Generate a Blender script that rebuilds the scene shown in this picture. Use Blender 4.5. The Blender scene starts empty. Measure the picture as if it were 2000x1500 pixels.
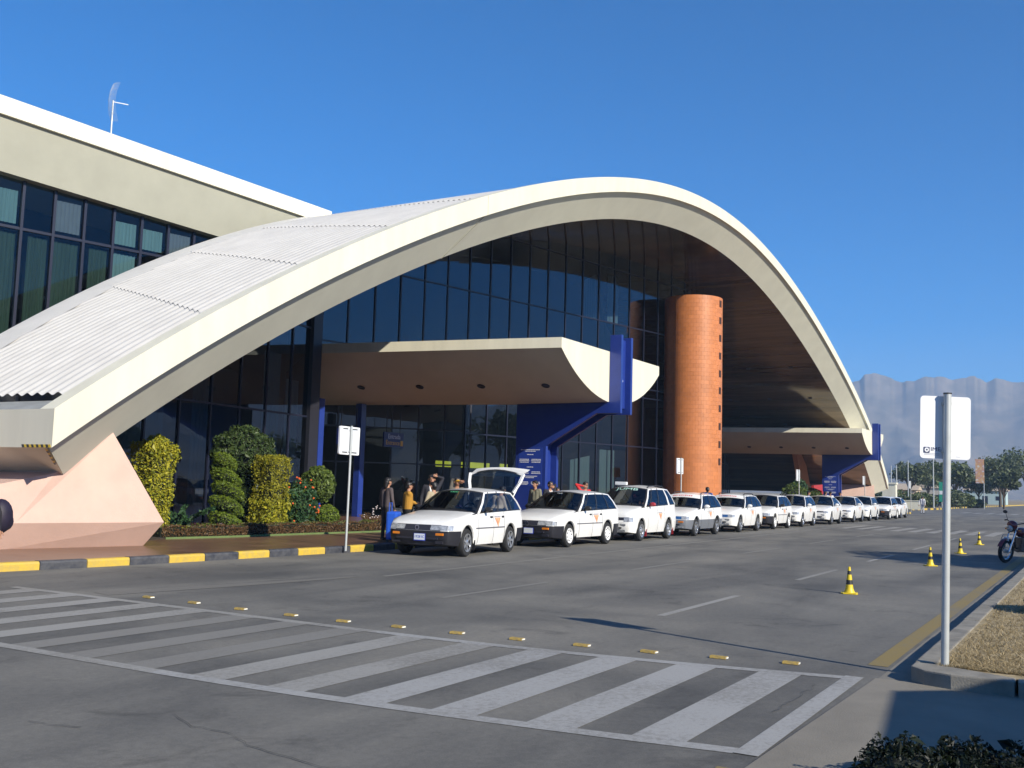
import bpy, bmesh, math, random
import numpy as np
from mathutils import Vector, Matrix

random.seed(7)
RNG = np.random.default_rng(11)
scene = bpy.context.scene
R = math.radians

# ------------------------------------------------------------------ camera, sky, sun, exposure
cam_data = bpy.data.cameras.new("camera")
cam_data.lens = 35.28
cam_data.sensor_width = 36.0
cam_data.clip_start = 0.1
cam_data.clip_end = 20000.0
cam = bpy.data.objects.new("camera", cam_data)
scene.collection.objects.link(cam)
_right = Vector((0.50353, -0.86353, 0.02785))
_down = Vector((0.09983, 0.02613, -0.99466))
_fwd = Vector((0.85819, 0.50362, 0.09936))
cam.matrix_world = Matrix(((_right[0], -_down[0], -_fwd[0], 0.0),
                           (_right[1], -_down[1], -_fwd[1], 0.0),
                           (_right[2], -_down[2], -_fwd[2], 1.75),
                           (0, 0, 0, 1)))
scene.camera = cam

SUN_ELEV = R(28.5)
LIGHT_DIR = Vector((0.310 * math.cos(SUN_ELEV), 0.951 * math.cos(SUN_ELEV), -math.sin(SUN_ELEV))).normalized()
world = bpy.data.worlds.new("World")
scene.world = world
world.use_nodes = True
wn = world.node_tree
wn.nodes.clear()
w_out = wn.nodes.new("ShaderNodeOutputWorld")
w_bg = wn.nodes.new("ShaderNodeBackground")
w_sky = wn.nodes.new("ShaderNodeTexSky")
w_sky.sky_type = 'NISHITA'
w_sky.sun_disc = False
w_sky.sun_elevation = SUN_ELEV
w_sky.sun_rotation = math.atan2(-LIGHT_DIR.x, -LIGHT_DIR.y)
w_sky.altitude = 2500.0
w_sky.air_density = 1.0
w_sky.dust_density = 0.1
w_sky.ozone_density = 6.0
w_bg.inputs[1].default_value = 0.106
w_hs = wn.nodes.new("ShaderNodeHueSaturation")
w_hs.inputs["Saturation"].default_value = 1.34
wn.links.new(w_sky.outputs[0], w_hs.inputs["Color"])
wn.links.new(w_hs.outputs[0], w_bg.inputs[0])
wn.links.new(w_bg.outputs[0], w_out.inputs[0])

sun_data = bpy.data.lights.new("sun", 'SUN')
sun_data.energy = 5.0
sun_data.angle = R(0.53)
sun_data.color = (1.0, 0.93, 0.80)
sun = bpy.data.objects.new("sun", sun_data)
sun.rotation_euler = LIGHT_DIR.to_track_quat('-Z', 'Y').to_euler()
sun.location = (-20, -60, 40)
scene.collection.objects.link(sun)

vs = scene.view_settings
vs.view_transform = 'Standard'
vs.look = 'None'
vs.exposure = 0.7
vs.gamma = 1.0
vs.use_curve_mapping = False
scene.render.engine = 'CYCLES'
scene.cycles.use_denoising = True
scene.cycles.max_bounces = 8
scene.cycles.transparent_max_bounces = 16
scene.cycles.volume_bounces = 0
scene.cycles.caustics_reflective = False
scene.cycles.caustics_refractive = False

# ------------------------------------------------------------------ materials
MATS = {}

def mat(name, col, rough=0.6, metal=0.0, var=0.0, scale=6.0, spec=None, bump=0.0, bscale=40.0, col2=None,
        coat=0.0, stretch=None, island=0.0, detail=6.0, trans=0.0, emit=None):
    """Principled material; var mixes towards col2 with object-space noise; island varies the value per loose piece."""
    if name in MATS:
        return MATS[name]
    m = bpy.data.materials.new(name)
    m.use_nodes = True
    nt = m.node_tree
    N, L = nt.nodes, nt.links
    p = N["Principled BSDF"]
    p.inputs["Base Color"].default_value = (*col, 1)
    p.inputs["Roughness"].default_value = rough
    p.inputs["Metallic"].default_value = metal
    if spec is not None:
        p.inputs["Specular IOR Level"].default_value = spec
    if coat:
        p.inputs["Coat Weight"].default_value = coat
        p.inputs["Coat Roughness"].default_value = 0.04
    if trans:
        p.inputs["Transmission Weight"].default_value = trans
    vec = None
    if var or bump:
        tc = N.new("ShaderNodeTexCoord")
        mp = N.new("ShaderNodeMapping")
        if stretch:
            mp.inputs["Scale"].default_value = stretch
        L.new(tc.outputs["Object"], mp.inputs["Vector"])
        vec = mp.outputs["Vector"]
    src = None
    if var:
        n1 = N.new("ShaderNodeTexNoise")
        n1.inputs["Scale"].default_value = scale
        n1.inputs["Detail"].default_value = detail
        n1.inputs["Roughness"].default_value = 0.62
        L.new(vec, n1.inputs["Vector"])
        rmp = N.new("ShaderNodeValToRGB")
        rmp.color_ramp.elements[0].position = 0.33
        rmp.color_ramp.elements[1].position = 0.68
        c2 = col2 if col2 else tuple(c * (1 - var) for c in col)
        rmp.color_ramp.elements[0].color = (*c2, 1)
        rmp.color_ramp.elements[1].color = (*col, 1)
        L.new(n1.outputs["Fac"], rmp.inputs["Fac"])
        src = rmp.outputs["Color"]
    if island:
        g = N.new("ShaderNodeNewGeometry")
        hs = N.new("ShaderNodeHueSaturation")
        mr = N.new("ShaderNodeMapRange")
        mr.inputs["To Min"].default_value = 1.0 - island
        mr.inputs["To Max"].default_value = 1.0 + island
        L.new(g.outputs["Random Per Island"], mr.inputs["Value"])
        L.new(mr.outputs["Result"], hs.inputs["Value"])
        if src:
            L.new(src, hs.inputs["Color"])
        else:
            hs.inputs["Color"].default_value = (*col, 1)
        src = hs.outputs["Color"]
    if src:
        L.new(src, p.inputs["Base Color"])
    if bump:
        nb = N.new("ShaderNodeTexNoise")
        nb.inputs["Scale"].default_value = bscale
        nb.inputs["Detail"].default_value = 5
        bp = N.new("ShaderNodeBump")
        bp.inputs["Strength"].default_value = bump
        bp.inputs["Distance"].default_value = 0.02
        L.new(vec, nb.inputs["Vector"])
        L.new(nb.outputs["Fac"], bp.inputs["Height"])
        L.new(bp.outputs["Normal"], p.inputs["Normal"])
    if emit:
        p.inputs["Emission Color"].default_value = (*emit[0], 1)
        p.inputs["Emission Strength"].default_value = emit[1]
    MATS[name] = m
    return m

def leaf_mat(name, c1, c2, transl=0.25):
    if name in MATS:
        return MATS[name]
    m = bpy.data.materials.new(name)
    m.use_nodes = True
    nt = m.node_tree
    N, L = nt.nodes, nt.links
    p = N["Principled BSDF"]
    p.inputs["Roughness"].default_value = 0.5
    p.inputs["Specular IOR Level"].default_value = 0.35
    g = N.new("ShaderNodeNewGeometry")
    rmp = N.new("ShaderNodeValToRGB")
    rmp.color_ramp.elements[0].color = (*c1, 1)
    rmp.color_ramp.elements[1].color = (*c2, 1)
    L.new(g.outputs["Random Per Island"], rmp.inputs["Fac"])
    L.new(rmp.outputs["Color"], p.inputs["Base Color"])
    tr = N.new("ShaderNodeBsdfTranslucent")
    L.new(rmp.outputs["Color"], tr.inputs["Color"])
    mx = N.new("ShaderNodeMixShader")
    mx.inputs[0].default_value = transl
    L.new(p.outputs[0], mx.inputs[1])
    L.new(tr.outputs[0], mx.inputs[2])
    L.new(mx.outputs[0], N["Material Output"].inputs["Surface"])
    MATS[name] = m
    return m

def glass_mat(name, tint, refl_rough=0.01, ior=1.5, wav=0.0):
    """Tinted float glass: a tinted see-through pane with a clear mirror reflection by Fresnel."""
    if name in MATS:
        return MATS[name]
    m = bpy.data.materials.new(name)
    m.use_nodes = True
    nt = m.node_tree
    N, L = nt.nodes, nt.links
    N.remove(N["Principled BSDF"])
    t = N.new("ShaderNodeBsdfTransparent")
    t.inputs[0].default_value = (*tint, 1)
    gl = N.new("ShaderNodeBsdfGlossy")
    gl.inputs["Roughness"].default_value = refl_rough
    gl.inputs["Color"].default_value = (0.80, 0.88, 1.0, 1)
    fr = N.new("ShaderNodeFresnel")
    fr.inputs["IOR"].default_value = ior
    mx = N.new("ShaderNodeMixShader")
    L.new(fr.outputs[0], mx.inputs[0])
    L.new(t.outputs[0], mx.inputs[1])
    L.new(gl.outputs[0], mx.inputs[2])
    L.new(mx.outputs[0], N["Material Output"].inputs["Surface"])
    if wav:
        tc = N.new("ShaderNodeTexCoord")
        nb = N.new("ShaderNodeTexNoise")
        nb.inputs["Scale"].default_value = 0.7
        nb.inputs["Detail"].default_value = 1
        bp = N.new("ShaderNodeBump")
        bp.inputs["Strength"].default_value = wav
        bp.inputs["Distance"].default_value = 0.05
        L.new(tc.outputs["Object"], nb.inputs["Vector"])
        L.new(nb.outputs["Fac"], bp.inputs["Height"])
        L.new(bp.outputs["Normal"], gl.inputs["Normal"])
    MATS[name] = m
    return m

# ------------------------------------------------------------------ object helpers
def link(o):
    scene.collection.objects.link(o)
    return o

def tag(o, label=None, cat=None, group=None, kind=None):
    if label: o["label"] = label
    if cat: o["category"] = cat
    if group: o["group"] = group
    if kind: o["kind"] = kind
    return o

def empty(name, loc=(0, 0, 0), rz=0.0, label=None, cat=None, group=None):
    o = bpy.data.objects.new(name, None)
    o.location = loc
    o.rotation_euler = (0, 0, rz)
    o.empty_display_size = 0.2
    link(o)
    return tag(o, label, cat, group)

def pmat(p):
    m = Matrix.Translation(p.location) @ p.rotation_euler.to_matrix().to_4x4()
    if p.parent:
        m = pmat(p.parent) @ p.matrix_parent_inverse @ m
    return m

def put(o, parent, world=False):
    if parent is not None:
        o.parent = parent
        if world:
            o.matrix_parent_inverse = pmat(parent).inverted()
    return o

class MB:
    """Collects faces; build() links them as one mesh object."""
    def __init__(s):
        s.v = []; s.f = []; s.m = []; s.sm = []
    def add(s, vs_, fs, mi=0, smooth=False):
        o = len(s.v)
        s.v.extend([tuple(map(float, q)) for q in vs_])
        for f in fs:
            s.f.append([i + o for i in f]); s.m.append(mi); s.sm.append(smooth)
        return s
    def box(s, a, b, mi=0):
        x0, y0, z0 = a; x1, y1, z1 = b
        V = [(x0,y0,z0),(x1,y0,z0),(x1,y1,z0),(x0,y1,z0),(x0,y0,z1),(x1,y0,z1),(x1,y1,z1),(x0,y1,z1)]
        return s.add(V, [(0,3,2,1),(4,5,6,7),(0,1,5,4),(1,2,6,5),(2,3,7,6),(3,0,4,7)], mi)
    def hexa(s, V, mi=0):
        """8 corners: bottom loop then top loop."""
        return s.add(V, [(0,3,2,1),(4,5,6,7),(0,1,5,4),(1,2,6,5),(2,3,7,6),(3,0,4,7)], mi)
    def bar(s, p, q, w, h, mi=0, up=(0,0,1)):
        p = Vector(p); q = Vector(q); d = (q - p).normalized(); u = Vector(up)
        if abs(d.dot(u)) > 0.99: u = Vector((1, 0, 0))
        sd = d.cross(u).normalized() * (w / 2); u2 = sd.cross(d).normalized() * (h / 2)
        V = [p - sd - u2, p + sd - u2, q + sd - u2, q - sd - u2, p - sd + u2, p + sd + u2, q + sd + u2, q - sd + u2]
        return s.hexa(V, mi)
    def prism(s, poly, a, b, axis='y', mi=0):
        """poly of 2-D points extruded between a and b along axis."""
        n = len(poly)
        def P(u, v, t):
            return {'y': (u, t, v), 'x': (t, u, v), 'z': (u, v, t)}[axis]
        V = [P(u, v, a) for u, v in poly] + [P(u, v, b) for u, v in poly]
        F = [tuple(range(n)), tuple(range(2 * n - 1, n - 1, -1))]
        for i in range(n):
            j = (i + 1) % n
            F.append((i, n + i, n + j, j))
        return s.add(V, F, mi)
    def tube(s, pts, r, n=8, mi=0, caps=True):
        pts = [Vector(p) for p in pts]
        rs = r if isinstance(r, (list, tuple)) else [r] * len(pts)
        V = []; F = []
        prev = None
        for i, p in enumerate(pts):
            d = (pts[min(i + 1, len(pts) - 1)] - pts[max(i - 1, 0)]).normalized()
            u = prev if prev is not None else (Vector((0, 0, 1)) if abs(d.z) < 0.9 else Vector((1, 0, 0)))
            a = d.cross(u)
            if a.length < 1e-6: a = d.cross(Vector((0, 1, 0)))
            a.normalize(); b = a.cross(d).normalized(); prev = b
            for k in range(n):
                t = 2 * math.pi * k / n
                V.append(p + (a * math.cos(t) + b * math.sin(t)) * rs[i])
        for i in range(len(pts) - 1):
            for k in range(n):
                l = (k + 1) % n
                F.append((i * n + k, i * n + l, (i + 1) * n + l, (i + 1) * n + k))
        o = len(s.v)
        s.add(V, F, mi, True)
        if caps:
            s.f.append([o + k for k in range(n - 1, -1, -1)]); s.m.append(mi); s.sm.append(False)
            e = o + (len(pts) - 1) * n
            s.f.append([e + k for k in range(n)]); s.m.append(mi); s.sm.append(False)
        return s
    def lathe(s, prof, n=16, c=(0, 0, 0), axis='z', mi=0):
        """prof: (radius, height) pairs; closed at ends if radius 0."""
        V = []; F = []
        for r_, h in prof:
            for k in range(n):
                t = 2 * math.pi * k / n
                a, b = r_ * math.cos(t), r_ * math.sin(t)
                p = {'z': (a, b, h), 'y': (a, h, b), 'x': (h, a, b)}[axis]
                V.append((p[0] + c[0], p[1] + c[1], p[2] + c[2]))
        for i in range(len(prof) - 1):
            for k in range(n):
                l = (k + 1) % n
                q = (i * n + k, i * n + l, (i + 1) * n + l, (i + 1) * n + k)
                F.append(q if axis != 'y' else q[::-1])
        return s.add(V, F, mi, True)
    def ell(s, c, r, nu=12, nv=8, mi=0):
        rx, ry, rz = r if isinstance(r, (tuple, list)) else (r, r, r)
        V = []; F = []
        for i in range(nv + 1):
            ph = math.pi * i / nv
            for k in range(nu):
                t = 2 * math.pi * k / nu
                V.append((c[0] + rx * math.sin(ph) * math.cos(t), c[1] + ry * math.sin(ph) * math.sin(t), c[2] - rz * math.cos(ph)))
        for i in range(nv):
            for k in range(nu):
                l = (k + 1) % nu
                F.append((i * nu + k, i * nu + l, (i + 1) * nu + l, (i + 1) * nu + k))
        return s.add(V, F, mi, True)
    def grid(s, rows, mi=0, smooth=True, flip=False):
        """rows: list of equal-length point lists."""
        nr, nc = len(rows), len(rows[0])
        V = [p for r_ in rows for p in r_]
        F = []
        for i in range(nr - 1):
            for j in range(nc - 1):
                q = (i * nc + j, i * nc + j + 1, (i + 1) * nc + j + 1, (i + 1) * nc + j)
                F.append(q[::-1] if flip else q)
        return s.add(V, F, mi, smooth)
    def quad(s, a, b, c, d, mi=0):
        return s.add([a, b, c, d], [(0, 1, 2, 3)], mi)
    def mesh(s, name, mats, angle=40):
        me = bpy.data.meshes.new(name)
        me.from_pydata(s.v, [], s.f)
        for m_ in (mats if isinstance(mats, (list, tuple)) else [mats]):
            me.materials.append(m_)
        me.polygons.foreach_set("material_index", s.m)
        me.polygons.foreach_set("use_smooth", s.sm)
        me.update()
        if any(s.sm):
            me.set_sharp_from_angle(angle=R(angle))
        return me
    def build(s, name, mats, parent=None, world=False, angle=40, bevel=0.0, weld=False):
        me = s.mesh(name, mats, angle)
        if weld or bevel:
            bm = bmesh.new(); bm.from_mesh(me)
            bmesh.ops.remove_doubles(bm, verts=bm.verts, dist=1e-5)
            if bevel:
                ed = [e for e in bm.edges if len(e.link_faces) == 2 and e.calc_face_angle(0) > R(35)]
                bmesh.ops.bevel(bm, geom=ed, offset=bevel, segments=2, profile=0.6, affect='EDGES')
            bmesh.ops.recalc_face_normals(bm, faces=bm.faces)
            bm.to_mesh(me); bm.free()
        o = bpy.data.objects.new(name, me)
        link(o)
        return put(o, parent, world)

def mesh_obj(name, me, parent=None, world=False):
    o = bpy.data.objects.new(name, me)
    link(o)
    return put(o, parent, world)

def np_mesh(name, V, F, material, smooth=False):
    """V (n,3), F (m,k) arrays to a mesh."""
    me = bpy.data.meshes.new(name)
    k = F.shape[1]
    me.vertices.add(len(V)); me.vertices.foreach_set("co", np.ascontiguousarray(V, dtype=np.float32).ravel())
    me.loops.add(F.size); me.loops.foreach_set("vertex_index", np.ascontiguousarray(F, dtype=np.int32).ravel())
    me.polygons.add(len(F))
    me.polygons.foreach_set("loop_start", np.arange(0, F.size, k, dtype=np.int32))
    me.polygons.foreach_set("use_smooth", np.full(len(F), smooth))
    me.materials.append(material)
    me.update(calc_edges=True)
    me.validate()
    return me

def copy_tree(o, parent=None):
    c = o.copy()
    link(c)
    if parent is not None:
        inv = o.matrix_parent_inverse.copy()
        c.parent = parent
        c.matrix_parent_inverse = inv
    for ch in o.children:
        copy_tree(ch, c)
    return c

def text_mesh(txt, size, material, depth=0.004, align='CENTER', squash=1.0):
    """Flat lettering as a mesh in the XZ plane facing -Y, centred on the origin."""
    cu = bpy.data.curves.new("lettering", 'FONT')
    cu.body = txt; cu.size = size; cu.extrude = depth / 2
    cu.align_x = align; cu.align_y = 'CENTER'
    cu.resolution_u = 2
    o = bpy.data.objects.new("lettering", cu)
    link(o)
    dg = bpy.context.evaluated_depsgraph_get()
    me = bpy.data.meshes.new_from_object(o.evaluated_get(dg))
    bpy.data.objects.remove(o); bpy.data.curves.remove(cu)
    me.transform(Matrix.Rotation(R(90), 4, 'X') @ Matrix.Diagonal((squash, 1, 1, 1)))
    me.materials.clear(); me.materials.append(material)
    return me

def leaf_cloud(name, pts, size, material, nrm=None, spread=1.0, aspect=0.55, rng=RNG):
    """One quad leaf (folded along its middle) per point."""
    n = len(pts)
    d = rng.normal(size=(n, 3))
    if nrm is not None:
        d = d * spread + nrm
    d /= np.linalg.norm(d, axis=1, keepdims=True) + 1e-9
    t = rng.normal(size=(n, 3))
    a = np.cross(d, t); a /= np.linalg.norm(a, axis=1, keepdims=True) + 1e-9
    b = np.cross(d, a)
    sz = size * rng.lognormal(-.08, .38, size=(n, 1))
    A = a * sz * 0.5; B = b * sz * 0.5 * aspect; D = d * sz * 0.12
    V = np.stack([pts - A, pts + B + D, pts + A, pts - B + D], axis=1).reshape(-1, 3)
    F = np.arange(n * 4).reshape(n, 4)
    return np_mesh(name, V, F, material)
# ------------------------------------------------------------------ shared materials
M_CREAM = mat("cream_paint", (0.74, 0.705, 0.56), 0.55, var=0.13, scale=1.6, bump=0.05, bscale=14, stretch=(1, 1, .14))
M_BEIGE = mat("beige_render", (0.66, 0.645, 0.53), 0.7, var=0.09, scale=0.9, bump=0.12, bscale=24)
M_PINK = mat("pink_render", (0.66, 0.455, 0.375), 0.65, var=0.13, scale=1.3, bump=0.12, bscale=24)
M_BLUE = mat("blue_enamel", (0.018, 0.042, 0.25), 0.32, var=0.15, scale=2.0, coat=0.2)
M_FRAME = mat("dark_frame", (0.012, 0.014, 0.03), 0.35)
M_CONC = mat("concrete", (0.27, 0.25, 0.21), 0.88, var=0.42, scale=3.0, bump=0.25, bscale=60)
M_STEEL = mat("galvanised_steel", (0.52, 0.54, 0.53), 0.42, metal=0.25, var=0.12, scale=8)
M_WHITEP = mat("white_sign_paint", (0.80, 0.81, 0.82), 0.35, var=0.04, scale=3)
M_BLACK = mat("black_plastic", (0.018, 0.018, 0.02), 0.45)
M_RUBBER = mat("tyre_rubber", (0.022, 0.022, 0.022), 0.8, var=0.3, scale=20)
M_CHROME = mat("chrome", (0.75, 0.76, 0.78), 0.15, metal=1.0)

def ground_mat(name, build):
    m = bpy.data.materials.new(name)
    m.use_nodes = True
    build(m.node_tree.nodes, m.node_tree.links, m.node_tree.nodes["Principled BSDF"])
    MATS[name] = m
    return m

def noise(N, L, vec, scale, detail=6, rough=0.6, dist=0.0):
    n = N.new("ShaderNodeTexNoise")
    n.inputs["Scale"].default_value = scale
    n.inputs["Detail"].default_value = detail
    n.inputs["Roughness"].default_value = rough
    n.inputs["Distortion"].default_value = dist
    L.new(vec, n.inputs["Vector"])
    return n.outputs["Fac"]

def ramp(N, L, fac, stops):
    r_ = N.new("ShaderNodeValToRGB")
    e = r_.color_ramp.elements
    while len(e) < len(stops): e.new(0.5)
    for i, (p, c) in enumerate(stops):
        e[i].position = p
        e[i].color = (*c, 1) if len(c) == 3 else c
    L.new(fac, r_.inputs["Fac"])
    return r_.outputs["Color"]

def mixc(N, L, fac, a, b, mode='MIX'):
    m = N.new("ShaderNodeMix")
    m.data_type = 'RGBA'; m.blend_type = mode
    for sock, val in ((m.inputs[0], fac), (m.inputs[6], a), (m.inputs[7], b)):
        if isinstance(val, (int, float)): sock.default_value = val
        elif isinstance(val, tuple): sock.default_value = (*val, 1)
        else: L.new(val, sock)
    return m.outputs[2]

def _asphalt(N, L, p):
    tc = N.new("ShaderNodeTexCoord").outputs["Object"]
    mp = N.new("ShaderNodeMapping"); mp.inputs["Scale"].default_value = (0.22, 1.0, 1.0)
    L.new(tc, mp.inputs["Vector"])
    streak = noise(N, L, mp.outputs["Vector"], 0.55, 4, 0.55, 0.4)
    blotch = noise(N, L, tc, 0.35, 5, 0.6, 0.6)
    grain = noise(N, L, tc, 95, 3, 0.7)
    mid = noise(N, L, tc, 14, 8, 0.8)
    c = ramp(N, L, blotch, [(0.30, (0.113, 0.111, 0.104)), (0.5, (0.163, 0.157, 0.142)), (0.72, (0.208, 0.199, 0.176))])
    s = ramp(N, L, streak, [(0.34, (0.60, 0.61, 0.63)), (0.50, (0.93, 0.93, 0.92)), (0.66, (1.12, 1.10, 1.06))])
    c = mixc(N, L, 0.85, c, s, 'MULTIPLY')
    m_ = ramp(N, L, mid, [(0.3, (0.76, 0.76, 0.77)), (0.7, (1.17, 1.16, 1.14))])
    c = mixc(N, L, 1.0, c, m_, 'MULTIPLY')
    g = ramp(N, L, grain, [(0.28, (0.72, 0.72, 0.73)), (0.72, (1.26, 1.25, 1.23))])
    c = mixc(N, L, 0.8, c, g, 'MULTIPLY')
    st = noise(N, L, tc, 1.1, 9, 0.72, 0.8)
    c = mixc(N, L, 1.0, c, ramp(N, L, st, [(0.56, (1, 1, 1)), (0.70, (0.62, 0.62, 0.63))]), 'MULTIPLY')
    L.new(c, p.inputs["Base Color"])
    p.inputs["Roughness"].default_value = 0.82
    p.inputs["Specular IOR Level"].default_value = 0.35
    b = N.new("ShaderNodeBump"); b.inputs["Strength"].default_value = 0.35; b.inputs["Distance"].default_value = 0.006
    L.new(grain, b.inputs["Height"]); L.new(b.outputs["Normal"], p.inputs["Normal"])
M_ASPHALT = ground_mat("asphalt", _asphalt)

def _paint(col, wear_lo, wear_hi):
    def f(N, L, p):
        tc = N.new("ShaderNodeTexCoord").outputs["Object"]
        n = noise(N, L, tc, 16, 8, 0.75)
        n2 = noise(N, L, tc, 0.45, 3, 0.6)
        ad = N.new("ShaderNodeMath"); ad.operation = 'MULTIPLY_ADD'
        L.new(n2, ad.inputs[0]); ad.inputs[1].default_value = 0.9; L.new(n, ad.inputs[2])
        w = ramp(N, L, ad.outputs[0], [(wear_lo, (0, 0, 0)), (wear_hi, (1, 1, 1))])
        g = noise(N, L, tc, 90, 3, 0.7)
        gg = ramp(N, L, g, [(0.3, (0.8, 0.8, 0.8)), (0.7, (1.1, 1.1, 1.1))])
        c = mixc(N, L, w, (0.160, 0.150, 0.130), col)
        c = mixc(N, L, 0.7, c, gg, 'MULTIPLY')
        L.new(c, p.inputs["Base Color"])
        p.inputs["Roughness"].default_value = 0.75
    return f
M_PAINTW = ground_mat("worn_white_road_paint", _paint((0.29, 0.28, 0.255), 0.66, 1.08))
M_PAINTWF = ground_mat("faded_white_road_paint", _paint((0.205, 0.196, 0.175), 0.66, 1.1))
M_PAINTB = ground_mat("bright_white_road_paint", _paint((0.33, 0.325, 0.31), 0.62, 1.2))
M_PAINTY = ground_mat("worn_yellow_road_paint", _paint((0.23, 0.17, 0.055), 0.66, 1.1))
M_PAINTYF = ground_mat("scuffed_yellow_road_paint", _paint((0.17, 0.145, 0.09), 1.0, 1.6))

def _soil(N, L, p):
    tc = N.new("ShaderNodeTexCoord").outputs["Object"]
    a = noise(N, L, tc, 0.05, 6, 0.6); b = noise(N, L, tc, 3.0, 8, 0.7)
    c = ramp(N, L, a, [(0.35, (0.20, 0.16, 0.085)), (0.62, (0.36, 0.27, 0.15))])
    d = ramp(N, L, b, [(0.3, (0.7, 0.7, 0.7)), (0.7, (1.15, 1.15, 1.12))])
    L.new(mixc(N, L, 1.0, c, d, 'MULTIPLY'), p.inputs["Base Color"])
    p.inputs["Roughness"].default_value = 0.95
M_SOIL = ground_mat("dry_soil", _soil)

def _verge(N, L, p):
    tc = N.new("ShaderNodeTexCoord").outputs["Object"]
    b = noise(N, L, tc, 5.0, 8, 0.75)
    L.new(ramp(N, L, b, [(0.3, (0.13, 0.10, 0.05)), (0.5, (0.30, 0.235, 0.13)), (0.7, (0.44, 0.35, 0.21))]), p.inputs["Base Color"])
    p.inputs["Roughness"].default_value = 0.95
M_VERGE = ground_mat("dry_turf_soil", _verge)

def _tiles(N, L, p):
    tc = N.new("ShaderNodeTexCoord").outputs["Object"]
    br = N.new("ShaderNodeTexBrick")
    br.offset = 0.0
    br.inputs["Scale"].default_value = 1.0
    br.inputs["Brick Width"].default_value = 0.6; br.inputs["Row Height"].default_value = 0.6
    br.inputs["Mortar Size"].default_value = 0.006
    br.inputs["Color1"].default_value = (0.150, 0.082, 0.052, 1); br.inputs["Color2"].default_value = (0.185, 0.105, 0.068, 1)
    br.inputs["Mortar"].default_value = (0.09, 0.06, 0.045, 1)
    L.new(tc, br.inputs["Vector"])
    b = noise(N, L, tc, 1.2, 6, 0.6)
    d = ramp(N, L, b, [(0.3, (0.78, 0.78, 0.78)), (0.7, (1.15, 1.15, 1.15))])
    L.new(mixc(N, L, 1.0, br.outputs["Color"], d, 'MULTIPLY'), p.inputs["Base Color"])
    r_ = N.new("ShaderNodeMapRange"); r_.inputs["To Min"].default_value = 0.22; r_.inputs["To Max"].default_value = 0.42
    L.new(b, r_.inputs["Value"]); L.new(r_.outputs[0], p.inputs["Roughness"])
M_TILES = ground_mat("polished_brown_paving", _tiles)

# ------------------------------------------------------------------ ground, road, pavement
def sheet(name, poly, z, material, parent=None, kind=None):
    mb = MB().add([(x, y, z) for x, y in poly], [tuple(range(len(poly)))])
    o = mb.build(name, material, parent)
    if kind: o["kind"] = kind
    return o

gm = MB()
rings = [(0, 1), (60, 24), (200, 32), (600, 40), (1500, 48), (2600, 48)]
gv = [(0, 0, -0.04)]; gf = []
prev = None
for rr, n in rings[1:]:
    cur = [len(gv) + k for k in range(48)]
    gv += [(40 + rr * math.cos(2 * math.pi * k / 48), rr * math.sin(2 * math.pi * k / 48), -0.04) for k in range(48)]
    for k in range(48):
        l = (k + 1) % 48
        gf.append((0, cur[k], cur[l]) if prev is None else (prev[k], cur[k], cur[l], prev[l]))
    prev = cur
gv[0] = (40, 0, -0.04)
gm.add(gv, gf)
ground = gm.build("ground", M_SOIL)
ground["kind"] = "structure"

road = sheet("road", [(-120, 1.38), (700, 1.38), (700, 70), (-120, 70)], 0.0, M_ASPHALT, kind="structure")

KERB = [(-120, 30.0), (-40, 22.6), (-10, 18.6), (0, 17.6), (6, 16.95), (10.7, 16.43), (12.07, 16.22), (13.8, 16.05), (16.5, 15.88), (19.2, 15.76), (20.4, 15.73), (24, 15.72), (104, 15.72)]
def kerb_y(x):
    for (x0, y0), (x1, y1) in zip(KERB, KERB[1:]):
        if x0 <= x <= x1:
            return y0 + (y1 - y0) * (x - x0) / (x1 - x0)
    return KERB[-1][1]

# pavement in front of the terminal, its kerb of painted blocks
KW = 0.17
ptop = [(x, y + KW) for x, y in KERB[1:]]
pave_poly = ptop + [(105.6, 17.2), (106, 20), (106, 60), (-40, 60)]
pm = MB()
pm.add([(x, y, 0.15) for x, y in pave_poly], [tuple(range(len(pave_poly)))])
pm.add([(104, 15.89, 0.15), (105.6, 17.2, 0.15), (106, 20, 0.15), (106, 60, 0.15), (104, 15.89, -0.03), (105.6, 17.2, -0.03), (106, 20, -0.03), (106, 60, -0.03)],
       [(0, 4, 5, 1), (1, 5, 6, 2), (2, 6, 7, 3)])
pavement = pm.build("pavement", M_TILES)
pavement["kind"] = "structure"

M_KY = mat("kerb_yellow_paint", (0.62, 0.41, 0.035), 0.6, var=0.45, scale=9, col2=(0.46, 0.33, 0.08), bump=0.3, bscale=50, detail=9)
M_KB = mat("kerb_black_paint", (0.03, 0.033, 0.045), 0.55, var=0.5, scale=7, col2=(0.085, 0.085, 0.09), bump=0.3, bscale=50, detail=10)
kerb = empty("kerb", (10.5, 16.4, 0))
kerb["kind"] = "structure"
kx = 10.53 - 0.88 * 6
k = 0
while kx < 103.5:
    x0, x1 = kx + 0.008, kx + 0.872
    y0, y1 = kerb_y(x0), kerb_y(x1)
    dz = random.uniform(-0.006, 0.006)
    mb = MB()
    sec = [(0.0, -0.02), (0.0, 0.115), (0.012, 0.148), (0.035, 0.158), (KW - 0.002, 0.158), (KW - 0.002, -0.02)]
    V = [(x0, y0 + a, b + dz) for a, b in sec] + [(x1, y1 + a, b + dz) for a, b in sec]
    n = len(sec)
    mb.add(V, [tuple(range(n - 1, -1, -1)), tuple(range(n, 2 * n))] + [(i, (i + 1) % n, n + (i + 1) % n, n + i) for i in range(n)])
    mb.build("kerb_block", M_KY if k % 2 == 0 else M_KB, kerb, world=True)
    kx += 0.88; k += 1

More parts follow.
